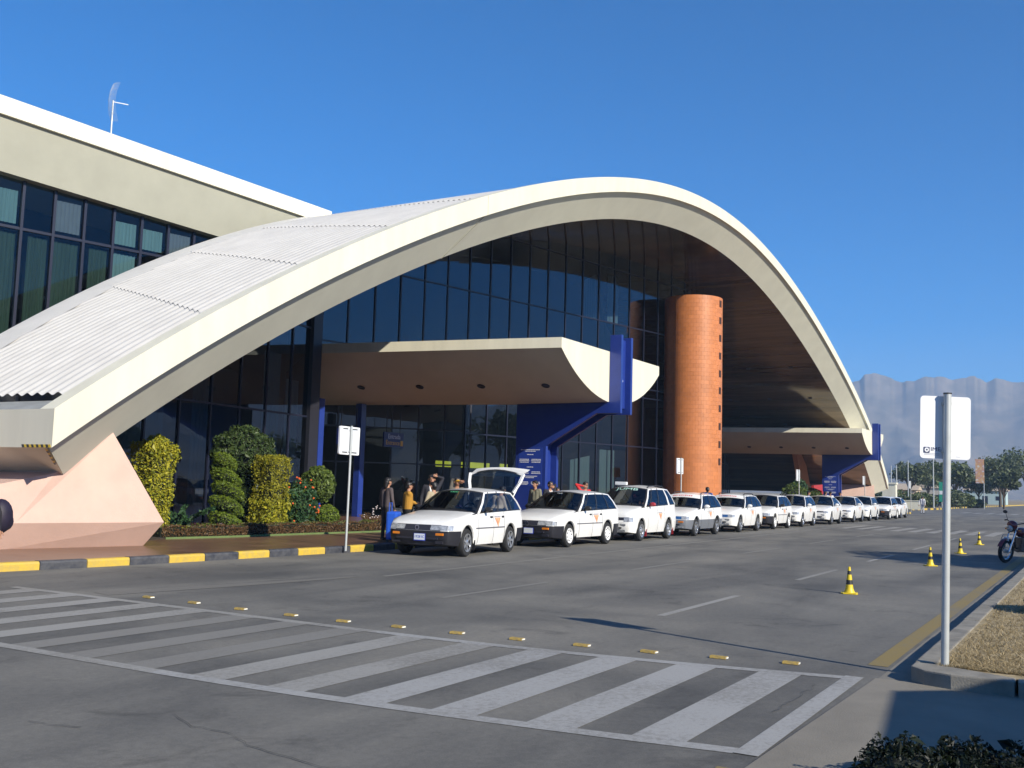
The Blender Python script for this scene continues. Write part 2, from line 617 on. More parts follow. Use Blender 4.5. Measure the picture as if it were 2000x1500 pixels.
# kerb stones on the near side of the road, the gutter and the verge behind them
gutter = sheet("gutter", [(10.2, 1.38), (160, 1.38), (160, 1.88), (10.2, 1.88)], 0.004, mat("gutter_concrete", (0.20, 0.185, 0.155), 0.85, var=0.25, scale=2.0, bump=0.2), kind="structure")
near_kerb = empty("near_kerb", (10.3, 1.5, 0))
near_kerb["kind"] = "structure"
def stone(p, q, w, h, name="kerb_stone", parent=near_kerb, m=M_CONC):
    """a kerb stone between two plan points, w to the right of p->q."""
    p = Vector((p[0], p[1], 0)); q = Vector((q[0], q[1], 0))
    d = (q - p).normalized(); s_ = Vector((d.y, -d.x, 0)) * w
    p = p + d * 0.006; q = q - d * 0.006
    hz = h + random.uniform(-0.005, 0.005)
    V = [p, q, q + s_, p + s_]
    V = [Vector((v.x, v.y, -0.02)) for v in V] + [Vector((v.x, v.y, hz)) for v in V]
    mb = MB().hexa([tuple(v) for v in V])
    return mb.build(name, m, parent, world=True, bevel=0.014)
x = 10.63
MB().prism([(10.10, .70), (10.30, .70), (10.62, 1.40), (10.62, 1.60), (10.36, 1.60), (10.18, 1.46), (10.10, 1.22)], -.02, .142, 'z').build("kerb_stone", M_CONC, near_kerb, world=True, bevel=.016, weld=True)
while x < 60:
    stone((x, 1.60), (x + 1.0, 1.60), 0.2, 0.15)
    x += 1.0
stone((60, 1.6), (160, 1.6), 0.2, 0.15)
for i in range(6):
    stone((10.30 + 0.06 * (i + 1), 0.69 - 0.9 * (i + 1)), (10.30 + 0.06 * i, 0.69 - 0.9 * i), -0.20, 0.14)
verge = MB()
verge.add([(10.5, 1.42, 0.13), (160, 1.42, 0.13), (160, -80, 0.13), (14.5, -80, 0.13), (10.63, -4.6, 0.13), (10.28, 0.72, 0.13)], [(0, 5, 4, 3, 2, 1)])
verge = verge.build("verge", M_VERGE)
verge["kind"] = "structure"
# driveway apron between the two verges
drive = sheet("driveway", [(6.0, 2.0), (10.24, 1.9), (10.24, 1.2), (10.3, 0.7), (10.7, -4.6), (14.5, -80), (4, -80), (6.0, -2)], 0.008,
              mat("driveway_concrete", (0.235, 0.212, 0.172), 0.85, var=0.22, scale=1.4, bump=0.2, bscale=70), kind="structure")
near_verge = MB()
near_verge.add([(-30, 1.30, 0.13), (6.28, 1.30, 0.13), (6.78, 0.95, 0.13), (6.95, 0.5, 0.13), (7.05, -4, 0.13), (-30, -30, 0.13)], [(0, 5, 4, 3, 2, 1)])
near_verge = near_verge.build("near_verge", M_VERGE)
near_verge["kind"] = "structure"
for p, q in (((-2, 1.46), (1.0, 1.46)), ((1.0, 1.46), (4.0, 1.46)), ((4.0, 1.46), (5.3, 1.46)), ((5.3, 1.46), (6.30, 1.46)), ((6.30, 1.46), (6.90, 1.05)), ((6.90, 1.05), (7.08, 0.5)), ((7.08, 0.5), (7.12, -0.5)), ((7.12, -0.5), (7.2, -2.5))):
    stone(p, q, 0.17, 0.14)

# painted markings: each stripe is a part of the road
def stripe(name, pts, m, z=0.004):
    return MB().add([(x, y, z) for x, y in pts], [tuple(range(len(pts)))]).build(name, m, road)
def xb(y):   # far and near edges of the crossing, slightly bowed as painted
    return 9.50 + max(0, (7.5 - y)) ** 2 * 0.0215
def xf(y):
    return 6.33 + max(0, (8.0 - y)) ** 2 * 0.0145
def edge_line(name, fx, w, ya, yb, m, z=0.004):
    n = 14
    ys = [ya + (yb - ya) * i / n for i in range(n + 1)]
    for i in range(n):
        y0, y1 = ys[i], ys[i + 1]
        stripe(name, [(fx(y0) - w / 2, y0), (fx(y0) + w / 2, y0), (fx(y1) + w / 2, y1), (fx(y1) - w / 2, y1)][::-1], m if y0 < 7 else M_PAINTW, z)
edge_line("crossing_edge_line", xb, 0.16, 2.172, 14.2, M_PAINTB)
edge_line("crossing_edge_line", xf, 0.16, 2.172, 14.2, M_PAINTB)
stripe("crossing_edge_line", [(xf(2.1) - .08, 2.0), (xb(2.1) + .08, 2.0), (xb(2.1) + .08, 2.17), (xf(2.1) - .08, 2.17)], M_PAINTB, 0.0065)
ys = 2.53
while ys < 14:
    a, b = ys, ys + 0.39
    stripe("crossing_stripe", [(xf(a) + .08, a), (xb(a) - .08, a), (xb(b) - .08, b), (xf(b) + .08, b)], M_PAINTB if ys < 5.4 else (M_PAINTW if (ys < 7.2 or ys > 9.5) else M_PAINTWF))
    ys += 0.795 if ys < 5 else 0.86
for y, xs in ((8.70, ((12.89, 16.33), (20.12, 23.5), (27.8, 31.8), (35.4, 39.2), (43, 46.8), (70, 73.5), (77.5, 81), (85, 88.6), (93, 96.5), (101, 104.5))),
              (5.29, ((13.23, 16.67), (20.5, 24.0), (27.6, 31.3), (35.0, 38.7), (42.5, 46.2), (70, 73.5), (77.5, 81), (85, 88.6), (93, 96.5), (101, 104.5), (109, 113), (117, 121)))):
    for x0, x1 in xs:
        stripe("lane_dash", [(x0, y - .06), (x1, y - .06), (x1, y + .06), (x0, y + .06)], M_PAINTW if y < 6 else M_PAINTWF)
stripe("parking_line", [(15.0, 11.36), (45, 11.68), (100, 12.3), (100, 12.42), (45, 11.8), (15.0, 11.48)], M_PAINTWF)
stripe("yellow_line", [(11.0, 1.92), (150, 1.92), (150, 2.12), (11.0, 2.12)], M_PAINTY)
stripe("yellow_line", [(2, 1.92), (6.35, 1.92), (6.35, 2.14), (2, 2.14)], M_PAINTY, 0.012)
stripe("worn_yellow_line", [(9.75, 12.35), (12, 11.95), (14.5, 11.62), (14.5, 11.8), (12, 12.3), (9.85, 12.8)], M_PAINTYF, 0.004)
for i in range(11):   # the second crossing, farther along
    y = 2.5 + i * 0.86
    stripe("far_crossing_stripe", [(50.0 + 0.25 * i, y), (56.6 + 0.25 * i, y), (56.6 + 0.25 * i, y + .44), (50.0 + 0.25 * i, y + .44)], M_PAINTW)
for i in range(9):
    y = 3.0 + i * 1.2
    stripe("far_crossing_stripe", [(118, y), (126, y), (126, y + .6), (118, y + .6)], M_PAINTW)
# tar-sealed cracks in the near lane
M_TAR = mat("tar_seal", (0.045, 0.042, 0.036), 0.8)
for pts in (((5.3, 5.9), (5.12, 5.5), (5.16, 5.2), (4.98, 4.85), (4.9, 4.3), (4.86, 3.7)), ((4.55, 6.5), (4.6, 6.25), (4.66, 6.05)), ((9.6, 2.32), (9.25, 2.27), (9.12, 2.31), (8.8, 2.26), (8.6, 2.3), (8.3, 2.27), (8.1, 2.31)), ((4.7, 4.75), (4.5, 4.4))):
    n_ = 4
    P = []
    for a, b in zip(pts, pts[1:]):
        for k in range(n_):
            t = k / n_
            P.append((a[0] + (b[0] - a[0]) * t + random.uniform(-.02, .02), a[1] + (b[1] - a[1]) * t + random.uniform(-.02, .02)))
    up = [(x + random.uniform(.001, .007), y + random.uniform(.001, .005)) for x, y in P]
    dn = [(x - random.uniform(.001, .004), y - random.uniform(.001, .004)) for x, y in P]
    mb = MB()
    for i in range(len(P) - 1):
        mb.add([(*dn[i], .0105), (*dn[i + 1], .0105), (*up[i + 1], .0105), (*up[i], .0105)], [(0, 1, 2, 3)])
    mb.build("sealed_crack", M_TAR, road)

# yellow road studs along the crossing
M_STUD = mat("stud_yellow", (0.50, 0.33, 0.05), 0.6, var=0.35, scale=25, col2=(0.22, 0.17, 0.08))
M_STUDW = mat("stud_reflector", (0.75, 0.74, 0.66), 0.25)
studs = [(9.93, 11.71), (9.92, 10.78), (9.87, 9.85), (9.86, 8.96), (9.87, 8.11), (9.94, 7.32), (9.99, 6.51), (10.05, 5.74), (10.14, 4.97), (10.22, 4.21), (10.37, 3.49), (10.53, 2.78)]
words = ["first", "second", "third", "fourth", "fifth", "sixth", "seventh", "eighth", "ninth", "tenth", "eleventh", "twelfth"]
stud_me = stud_r = None
for i, (x, y) in enumerate(studs):
    if stud_me is None:
        sec = [(-0.055, 0.0), (0.055, 0.0), (0.035, 0.032), (-0.035, 0.032)]
        mb = MB().prism(sec, -0.10, 0.10, 'y')
        o0 = mb.build("road_stud", M_STUD, bevel=0.006)
        stud_me = o0.data
        stud_r = MB().box((-0.04, -0.108, 0.006), (0.04, -0.099, 0.026)).mesh("reflector", M_STUDW)
        o = o0
    else:
        o = mesh_obj("road_stud", stud_me)
    o.location = (x, y, 0.004); o.rotation_euler.z = random.uniform(-.12, .12); o.scale = (.8, random.uniform(.8, .9), .75)
    mesh_obj("reflector", stud_r, o)
    w = "rightmost" if i == 11 else ("leftmost" if i == 0 else words[i] + " from the left")
    tag(o, f"low yellow road stud behind the zebra crossing, {w} of twelve", "road stud", "yellow road studs along the crossing")
# ------------------------------------------------------------------ terminal building: the arch
ARC = [-4.395701834840839, -2.654962731214106, 6.514206601422611, 4.702785244582678, -16.50615411508434, -2.017975472190168, 17.066600600080804]
def arc_z(x):
    return np.polyval(ARC, (np.asarray(x) - 56.85) / 45.0)
_xd = np.linspace(10.2, 103.2, 2400)
_zd = arc_z(_xd)
_sd = np.gradient(_zd, _xd)
_OFF = {}
def off_curve(o):
    if o not in _OFF:
        n = np.sqrt(1 + _sd ** 2)
        X = _xd + o * _sd / n; Z = _zd - o / n
        i = np.argsort(X)
        _OFF[o] = (X[i], Z[i])
    return _OFF[o]
def zo(x, o):
    X, Z = off_curve(o)
    return float(np.interp(x, X, Z))
XL, XR = 12.3, 101.4
O_CEIL = 1.67

terminal = empty("terminal_building", (56.85, 22.0, 0.15), label="terminal building under a broad cream arched roof with dark glass walls", cat="building")

NS = 110
def xs_between(a, b, n=NS):
    """denser towards the near foot"""
    return [a + (b - a) * (0.55 * (i / n) + 0.45 * (i / n) ** 1.7) for i in range(n + 1)]
X0 = xs_between(XL, XR)
X2 = xs_between(XL + 1.1, XR - 1.1)
fas = MB()
rowA = [(x, 17.95, zo(x, 0)) for x in X0]; rowB = [(x, 17.5, zo(x, 0)) for x in X0]
rowC = [(x, 17.5, zo(x, 0.62)) for x in X0]; rowD = [(x, 17.63, zo(x, 0.625)) for x in X0]
fas.grid([rowA, rowB], smooth=True); fas.grid([rowB, rowC], smooth=True); fas.grid([rowC, rowD], smooth=True)
fas.grid([[(x, 17.95, zo(x, 0.35)) for x in X0], rowA], smooth=True)
fas.build("arch_fascia", M_CREAM, terminal, world=True, angle=30)
cham = MB()
rowE = [(x, 18.62, zo(x, O_CEIL)) for x in X2]
rowD2 = [(x, 17.63, zo(x, 0.622)) for x in xs_between(XL + .02, XR - .02)]
cham.grid([rowD2, rowE], smooth=True)
cham.build("arch_chamfer", M_BEIGE, terminal, world=True, angle=30)
# construction joint across the arch
jn = MB()
for xj in (27.9,):
    a, b = zo(xj, 0) , zo(xj, .62)
    jn.box((xj, 17.497, b - .0), (xj + .02, 17.505, a - .004))
    xe = xj - 1.05
    jn.hexa([(xj, 17.62, b - .01), (xj + .03, 17.62, b - .0), (xe + .03, 18.61, zo(xe, O_CEIL) + .0), (xe, 18.61, zo(xe, O_CEIL) - .01),
             (xj, 17.61, b - .02), (xj + .03, 17.61, b - .01), (xe + .03, 18.60, zo(xe, O_CEIL) - .01), (xe, 18.60, zo(xe, O_CEIL) - .02)])
jn.build("construction_joint", mat("joint_sealant", (0.30, 0.29, 0.23), 0.9), terminal, world=True)

# glass wall lines in plan
L1 = ((14.6, 24.3), (30.55, 27.2))
L2 = ((31.4, 29.35), (60.9, 22.95))
L3 = ((64.6, 24.2), (98.0, 32.0))
def line_y(L, x):
    (x0, y0), (x1, y1) = L
    return y0 + (y1 - y0) * (x - x0) / (x1 - x0)
def wall_y(x):
    if x < 30.6: return line_y(L1, x)
    if x < 31.4: return 27.2 + (x - 30.6) * 2.69
    if x < 62.8: return line_y(L2, x)
    return line_y(L3, x)
def _ceil(N, L, p):
    tc = N.new("ShaderNodeTexCoord").outputs["Object"]
    mp = N.new("ShaderNodeMapping"); mp.inputs["Scale"].default_value = (1.0, 0.06, 1.0)
    L.new(tc, mp.inputs["Vector"])
    n = noise(N, L, mp.outputs["Vector"], 1.3, 6, 0.7, 0.3)
    L.new(ramp(N, L, n, [(0.3, (0.075, 0.052, 0.030)), (0.7, (0.26, 0.19, 0.115))]), p.inputs["Base Color"])
    p.inputs["Roughness"].default_value = 0.10
    p.inputs["Metallic"].default_value = 0.35
    b = N.new("ShaderNodeBump"); b.inputs["Strength"].default_value = 0.12; b.inputs["Distance"].default_value = 0.05
    L.new(n, b.inputs["Height"]); L.new(b.outputs["Normal"], p.inputs["Normal"])
M_CEIL = ground_mat("brown_laminate_ceiling", _ceil)
ce = MB()
fr = [0, .25, .5, .75, 1.0]
ce.grid([[(x, 18.62 + (wall_y(x) + 7 - 18.62) * f, zo(x, O_CEIL)) for x in X2] for f in fr], smooth=True, flip=False)
ce.build("vault_ceiling", M_CEIL, terminal, world=True, angle=30)
dl_me = MB().lathe([(0, 0.0), (0.17, 0.0), (0.17, 0.03), (0.13, 0.035), (0.12, 0.01), (0, 0.012)], 12).mesh("downlight", M_BLACK)
for x in (78, 84, 89):
    for y in (20.6, 24.0, 27.4):
        o = mesh_obj("downlight", dl_me, terminal)
        sl = float(np.interp(x, _xd, _sd))
        nv = Vector((sl, 0, -1)).normalized()
        o.matrix_parent_inverse = pmat(terminal).inverted()
        o.location = (x, y, zo(x, O_CEIL)) ; o.rotation_euler = nv.to_track_quat('Z', 'Y').to_euler()

# eave at the near foot (mitred with the arch) and its mirror at the far foot
def mir(p, on):
    return (XL + XR - p[0], p[1], p[2]) if on else p
for on in (False, True):
    e = MB()
    zt = zo(XL, 0) if not on else zo(XR, 0)
    zb = zo(XL, .62) if not on else zo(XR, .62)
    yb_ = 25.5
    pts = [(XL, 17.503, zb), (XL + .3, 17.9, zb), (XL + .3, yb_, zb), (XL, yb_, zb), (XL, 17.503, zt), (XL + .3, 17.9, zt), (XL + .3, yb_, zt), (XL, yb_, zt)]
    e.hexa([mir(p, on) for p in pts])
    e.build("eave_fascia", M_CREAM, terminal, world=True)
    s_ = MB()
    zc = zo(XL + 1.1, O_CEIL) if not on else zo(XR - 1.1, O_CEIL)
    s_.grid([[mir((XL + .02, 17.63, zb), on), mir((XL + 1.1, 18.62, zc), on)], [mir((XL + .02, yb_, zb), on), mir((XL + 1.1, yb_, zc), on)]], smooth=False)
    s_.build("eave_chamfer", M_BEIGE, terminal, world=True)
    g_ = MB()
    g_.hexa([mir(p, on) for p in [(XL + .3, 17.955, zt - .3), (XL + .72, 17.955, zt - .3), (XL + .72, yb_, zt - .3), (XL + .3, yb_, zt - .3), (XL + .3, 17.955, zt - .03), (XL + .72, 17.955, zt + .235), (XL + .72, yb_, zt + .235), (XL + .3, yb_, zt - .03)]])
    g_.build("gutter_lining", mat("zinc_gutter", (0.34, 0.35, 0.34), 0.6, var=0.35, scale=5, stretch=(1, .3, 1)), terminal, world=True)
# striped warning tape at the eave corner
M_TY = mat("tape_yellow", (0.62, 0.42, 0.03), 0.5); M_TK = mat("tape_black", (0.02, 0.02, 0.02), 0.5)
tp = MB()
zb = zo(XL, .62)
for i in range(12):
    y0 = 17.52 + i * 0.075
    tp.hexa([(XL - .004, y0, zb + .0), (XL + .004, y0, zb), (XL + .004, y0 + .075, zb), (XL - .004, y0 + .075, zb),
             (XL - .004, y0 + .03, zb + .06), (XL + .004, y0 + .03, zb + .06), (XL + .004, y0 + .105, zb + .06), (XL - .004, y0 + .105, zb + .06)], i % 2)
for i in range(8):
    t0, t1 = i / 14, (i + 1) / 14
    P = lambda t, w: (XL + .015 + 1.1 * t, 17.66 + .99 * t + w, zb - .02 + (zo(XL + 1.1, O_CEIL) - zb) * t - .008)
    tp.add([P(t0, 0), P(t0, .07), P(t1, .07), P(t1, 0)], [(0, 1, 2, 3)], i % 2)
tp.build("warning_tape", [M_TY, M_TK], terminal, world=True)

# corrugated roof sheets in overlapping courses
M_ROOF = mat("white_corrugated_sheet", (0.63, 0.605, 0.555), 0.5, var=0.14, scale=1.6, metal=0.0, stretch=(.3, 1, 1))
def yback(x):
    if x < 32: return 23.9 + (x - 12) * 0.305
    return min(34.0, 30.0 + (x - 32) * 0.4)
PER = 0.34
def course(xa, xb_, lift, skew_a, skew_b, nx):
    """corrugated strip; its two ends run askew"""
    step = PER / 6
    ymax = 34.0
    ny = int((ymax - 17.97) / step)
    mb = MB()
    rows = []
    for i in range(nx + 1):
        f = i / nx
        row = []
        for j in range(ny + 1):
            y = 17.97 + j * step
            x = (xa + skew_a * (y - 17.97)) * (1 - f) + (xb_ + skew_b * (y - 17.97)) * f
            ph = (y / PER) % 1.0
            h = 0.055 * (1 if ph < .20 else (0 if .45 < ph < .85 else .5))
            row.append((x, y, zo(x, 0.10) + h + lift * (1 - f)))
        rows.append(row)
    V = []; keep = {}
    F = []
    nc = ny + 1
    for i in range(nx):
        for j in range(ny):
            cx = rows[i][j][0]
            if rows[i][j][1] < yback(cx):
                F.append((i * nc + j, i * nc + j + 1, (i + 1) * nc + j + 1, (i + 1) * nc + j))
    mb.add([p for r_ in rows for p in r_], [f[::-1] for f in F], 0, True)
    mb.build("roof_sheet_course", M_ROOF, terminal, world=True, angle=50)
cuts = [(12.98, 0.0), (16.4, .42), (19.6, .45), (23.4, .48), (28.0, .5), (34.0, .5), (41.0, .4)]
for (a, sa), (b, sb) in zip(cuts, cuts[1:]):
    course(a - (0.06 if a > 13 else 0), b + .05, 0.022 if a > 13 else 0.0, sa, sb, 10)
rr_ = MB()
X4 = [40 + i * 0.8 for i in range(77)]
rr_.grid([[(min(x + (.4 * (y - 17.97) if x < 48 else 0), XR - .6), y, zo(min(x + (.4 * (y - 17.97) if x < 48 else 0), XR - .6), .10)) for y in (17.96, 22, 26, 30, 34)] for x in X4], smooth=True, flip=True)
rr_.build("roof_sheet_course", M_ROOF, terminal, world=True, angle=30)
fl = MB()
XF = [12.9 + i * .7 for i in range(40)]
fl.grid([[(x, yback(x) - 0.95, zo(x, .10) + .045) for x in XF], [(x, yback(x) - .12, zo(x, .10) + .13) for x in XF], [(x, yback(x) + .1, zo(x, .10) + .13) for x in XF], [(x, yback(x) + .1, zo(x, .10) - .5) for x in XF]], smooth=True)
fl.build("roof_flashing", mat("white_flashing", (0.66, 0.64, 0.60), 0.4, var=0.12, scale=1.0), terminal, world=True, angle=35)

# pink pedestals under the two feet
def pedestal(on):
    A = (12.59, 18.893, .69); B = (15.62, 18.07, .69); C = (14.40, 18.42, 2.62); D = (13.25, 18.66, 1.72)
    E = (15.5, 18.57, .14); F_ = (12.59, 19.255, .14)
    yk = 25.2
    Ak = (12.2, yk, .69); Bk = (16.6, yk, .69); Ck = (15.3, yk, 2.62); Dk = (13.6, yk, 1.72); Ek = (16.4, yk, .14); Fk = (12.3, yk, .14)
    G = (9.0, 19.868, .69); H_ = (9.0, 20.108, .14); Gk = (9.0, yk, .69); Hk = (9.0, yk, .14)
    V = [A, B, C, D, E, F_, Ak, Bk, Ck, Dk, Ek, Fk, G, H_, Gk, Hk]
    F = [(0, 1, 2, 3), (5, 4, 1, 0), (1, 7, 8, 2), (4, 10, 7, 1), (2, 8, 9, 3), (0, 3, 12), (3, 9, 12), (9, 14, 12), (5, 0, 12, 13), (13, 12, 14, 15), (7, 10, 15, 14, 9, 8)]
    if on: F = [f[::-1] for f in F]
    MB().add([mir(p, on) for p in V], F).build("pedestal", M_PINK, terminal, world=True)
pedestal(False); pedestal(True)
# rendered wall closing the far foot
fw = MB()
fw.hexa([(96.2, 24.0, .1), (99.6, 24.0, .1), (99.6, 24.4, .1), (96.2, 24.4, .1), (91.8, 24.0, 6.8), (96.2, 24.0, 4.6), (96.2, 24.4, 4.6), (91.8, 24.4, 6.8)])
fw.build("foot_wall", mat("terracotta_render", (0.50, 0.24, 0.12), 0.7, var=0.12, scale=1.0), terminal, world=True)

# glass walls
M_GLASS = glass_mat("tinted_glass", (0.27, 0.33, 0.38), 0.004, 1.85, wav=0.05)
M_CURT = mat("pale_green_blind", (0.62, 0.72, 0.60), 0.8, var=0.12, scale=3, stretch=(6, 6, .3))
def wall_bays(L, zrows, n, skip=lambda i, r_, x: False, tag_="", mull_w=0.07, ztopf=None, parent=terminal, base=0.15, glass=None, mull_base=None):
    (x0, y0), (x1, y1) = L
    d = Vector((x1 - x0, y1 - y0, 0)); ln = d.length; d.normalize(); nv = Vector((d.y, -d.x, 0))  # towards the road
    top = ztopf if ztopf else (lambda x: zo(x, O_CEIL) - .01)
    pts = [Vector((x0 + (x1 - x0) * i / n, y0 + (y1 - y0) * i / n, 0)) for i in range(n + 1)]
    for i in range(n):
        p, q = pts[i], pts[i + 1]
        for r_, (za, zb) in enumerate(zip(zrows, zrows[1:])):
            ta, tb = min(zb, top(p.x)), min(zb, top(q.x))
            if ta <= za + .05 and tb <= za + .05: continue
            ta = max(ta, za + .002); tb = max(tb, za + .002)
            if skip(i, r_, p.x): continue
            g = nv * random.uniform(-.011, .011)
            MB().add([(p.x + g.x, p.y + g.y, za), (q.x, q.y, za), (q.x + g.x, q.y + g.y, tb), (p.x, p.y, ta)], [(0, 1, 2, 3)]).build("window_pane", glass or M_GLASS, parent, world=True)
    for i in range(n + 1):
        p = pts[i]
        t = top(p.x) + .15
        base = mull_base(p.x) if mull_base else .15
        if t < base + .3: continue
        a = p - d * (mull_w / 2) - nv * .06; b = p + d * (mull_w / 2) - nv * .06; c = p + d * (mull_w / 2) + nv * .05; e = p - d * (mull_w / 2) + nv * .05
        MB().hexa([(*v.xy, base) for v in (a, b, c, e)] + [(*v.xy, t) for v in (a, b, c, e)]).build("mullion", M_FRAME, parent, world=True)
    for z in zrows[1:-1]:
        mb = MB(); any_ = False
        for i in range(n):
            p, q = pts[i], pts[i + 1]
            if min(top(p.x), top(q.x)) < z or (mull_base and mull_base(p.x) > z + .01): continue
            p = p + d * (mull_w / 2 + .002); q = q - d * (mull_w / 2 + .002)
            a, b, c, e = p - nv * .05, q - nv * .05, q + nv * .04, p + nv * .04
            mb.hexa([(*v.xy, z - .035) for v in (a, b, c, e)] + [(*v.xy, z + .035) for v in (a, b, c, e)]); any_ = True
        if any_: mb.build("transom", M_FRAME, parent, world=True)
ZR = [0.15, 4.2, 7.75, 11.35, 14.6, 18.0]
wall_bays(L1, ZR, 10)
ZR2 = [0.15, 4.2, 7.2, 7.75, 11.35, 14.6, 18.0]
wall_bays(L2, ZR2, 20, skip=lambda i, r_, x: r_ < 2 and x < 41.5, mull_base=lambda x: 7.2 if x < 41.5 else .15)
# recessed entrance screen under the near canopy, with the open doorway
LV = ((35.0, 33.0), (42.1, 27.05))
wall_bays(LV, [0.15, 2.6, 4.3, 7.0], 7, skip=lambda i, r_, x: r_ < 2 and 1 <= i <= 3, ztopf=lambda x: 7.0)
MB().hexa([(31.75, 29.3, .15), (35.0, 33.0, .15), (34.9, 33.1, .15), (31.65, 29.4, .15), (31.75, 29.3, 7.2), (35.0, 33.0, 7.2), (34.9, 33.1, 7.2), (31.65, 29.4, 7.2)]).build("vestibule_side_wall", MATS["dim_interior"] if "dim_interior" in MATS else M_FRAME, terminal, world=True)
wall_bays(L3, ZR, 18)
# corner post between the two near walls
MB().hexa([(30.7, 27.42, .15), (31.5, 29.4, .15), (31.4, 29.45, .15), (30.6, 27.46, .15), (30.7, 27.42, 12.3), (31.5, 29.4, 12.3), (31.4, 29.45, 12.3), (30.6, 27.46, 12.3)]).build("return_wall", M_FRAME, terminal, world=True)
MB().box((30.2, 26.95, .15), (30.72, 27.4, 12.1)).build("corner_post", mat("dark_bronze_post", (0.02, 0.02, 0.028), 0.4), terminal, world=True)
# dim hall behind the glass
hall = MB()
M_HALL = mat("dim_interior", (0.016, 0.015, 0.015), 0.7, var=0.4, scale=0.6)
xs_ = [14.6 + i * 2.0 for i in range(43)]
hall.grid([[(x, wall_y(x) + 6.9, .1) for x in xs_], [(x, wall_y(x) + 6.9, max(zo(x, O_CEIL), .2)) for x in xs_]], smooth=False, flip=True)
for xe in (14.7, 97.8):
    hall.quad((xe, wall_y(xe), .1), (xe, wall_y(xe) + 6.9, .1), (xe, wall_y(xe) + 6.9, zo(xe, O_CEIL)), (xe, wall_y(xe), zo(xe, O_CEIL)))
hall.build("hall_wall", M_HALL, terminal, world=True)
hf = MB()
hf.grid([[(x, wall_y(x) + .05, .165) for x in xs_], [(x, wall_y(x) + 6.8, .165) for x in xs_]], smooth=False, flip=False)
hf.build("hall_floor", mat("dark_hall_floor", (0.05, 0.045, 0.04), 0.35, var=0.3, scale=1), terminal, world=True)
def blind(L, x0, x1, z0, z1, back=0.35, slope=0.0, m=M_CURT, parent=terminal, name="window_blind", n=10):
    mb = MB()
    rows = []
    for j in range(n + 1):
        x = x0 + (x1 - x0) * j / n
        y = line_y(L, x) + back + 0.03 * (j % 2)
        rows.append((x, y))
    mb.grid([[(x, y, z0) for x, y in rows], [(x, y, z1 + slope * (j / n)) for j, (x, y) in enumerate(rows)]], smooth=False)
    mb.build(name, m, parent, world=True)
blind(L2, 51.2, 52.3, 11.5, 13.6, slope=.5); blind(L2, 53.4, 54.4, 11.5, 14.3)
blind(L2, 50.3, 52.0, .2, 3.2, slope=.3); blind(L2, 52.9, 54.3, .2, 3.9)
blind(L1, 20.3, 22.2, .2, 3.4, slope=1.0); blind(L1, 27.6, 28.7, .2, 6.5); blind(L1, 29.1, 30.0, .2, 5.6)
blind(L1, 23.6, 24.6, .2, 5.0)
# ceiling-hung yellow sign strip and counters seen through the entrance glass
ys_ = MB()
for xa, xb_ in ((42.6, 43.9), (44.4, 44.7), (45.0, 46.9), (47.3, 48.0)):
    y = line_y(L2, xa) + 2.4
    ys_.box((xa, y, 2.55), (xb_, y + .1, 2.85))
ys_.build("glowing_sign_strip", mat("glowing_yellow", (0.5, 0.45, 0.05), 0.5, emit=((0.75, 0.72, 0.06), 0.9)), terminal, world=True)  # weak emission added because the hall around the panels is dark

# brick-tile tower standing through the glass wall
TX, TY, TR, TZ = 59.45, 21.8, 1.79, 13.62
tower = empty("tiled_tower", (TX, TY, .15), label="round orange terracotta-tiled tower rising against the dark glass wall", cat="tower")
tc_ = MB().lathe([(0, TZ - .04), (TR - .03, TZ - .04), (TR - .03, 0.1)], 48, (TX, TY, 0)); tc_.f = [f[::-1] for f in tc_.f]
tc_.build("tower_core", mat("tower_mortar", (0.36, 0.16, 0.075), 0.8), tower, world=True, angle=30)
M_TILE = mat("terracotta_tile", (0.56, 0.20, 0.068), 0.42, var=0.14, scale=0.7, island=0.08)
tl = MB()
rows_n = int(TZ / 0.25)
na = 34
for r_ in range(rows_n):
    z0 = 0.12 + r_ * 0.25; z1 = z0 + 0.245
    for k in range(na):
        a0 = 2 * math.pi * (k + (0.5 if r_ % 2 else 0)) / na + .0016; a1 = a0 + 2 * math.pi / na - .0032
        r0 = TR - .03; r1 = TR + random.uniform(-.0025, .0025)
        am = (a0 + a1) / 2
        V = []
        for z in (z0, z1):
            for a in (a0, am, a1):
                V.append((TX + r1 * math.cos(a), TY + r1 * math.sin(a), z))
        for z in (z0, z1):
            for a in (a0, a1):
                V.append((TX + r0 * math.cos(a), TY + r0 * math.sin(a), z))
        tl.add(V, [(0, 1, 4, 3), (1, 2, 5, 4), (3, 4, 5, 9, 8), (0, 6, 7, 2, 1), (0, 3, 8, 6), (2, 7, 9, 5)], 0, False)
t_o = tl.build("tile_cladding", M_TILE, tower, world=True)
t_o["kind"] = "stuff"
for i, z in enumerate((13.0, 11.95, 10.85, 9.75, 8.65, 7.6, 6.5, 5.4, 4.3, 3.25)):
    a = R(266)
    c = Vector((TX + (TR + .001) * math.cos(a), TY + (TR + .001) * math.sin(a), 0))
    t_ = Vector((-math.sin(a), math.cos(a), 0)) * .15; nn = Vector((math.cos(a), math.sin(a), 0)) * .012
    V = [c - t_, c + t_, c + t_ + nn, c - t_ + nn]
    MB().hexa([(v.x, v.y, z) for v in V] + [(v.x, v.y, z + .42) for v in V]).build("window_slit", mat("slit_shadow", (0.05, 0.018, 0.01), 0.6), tower, world=True)

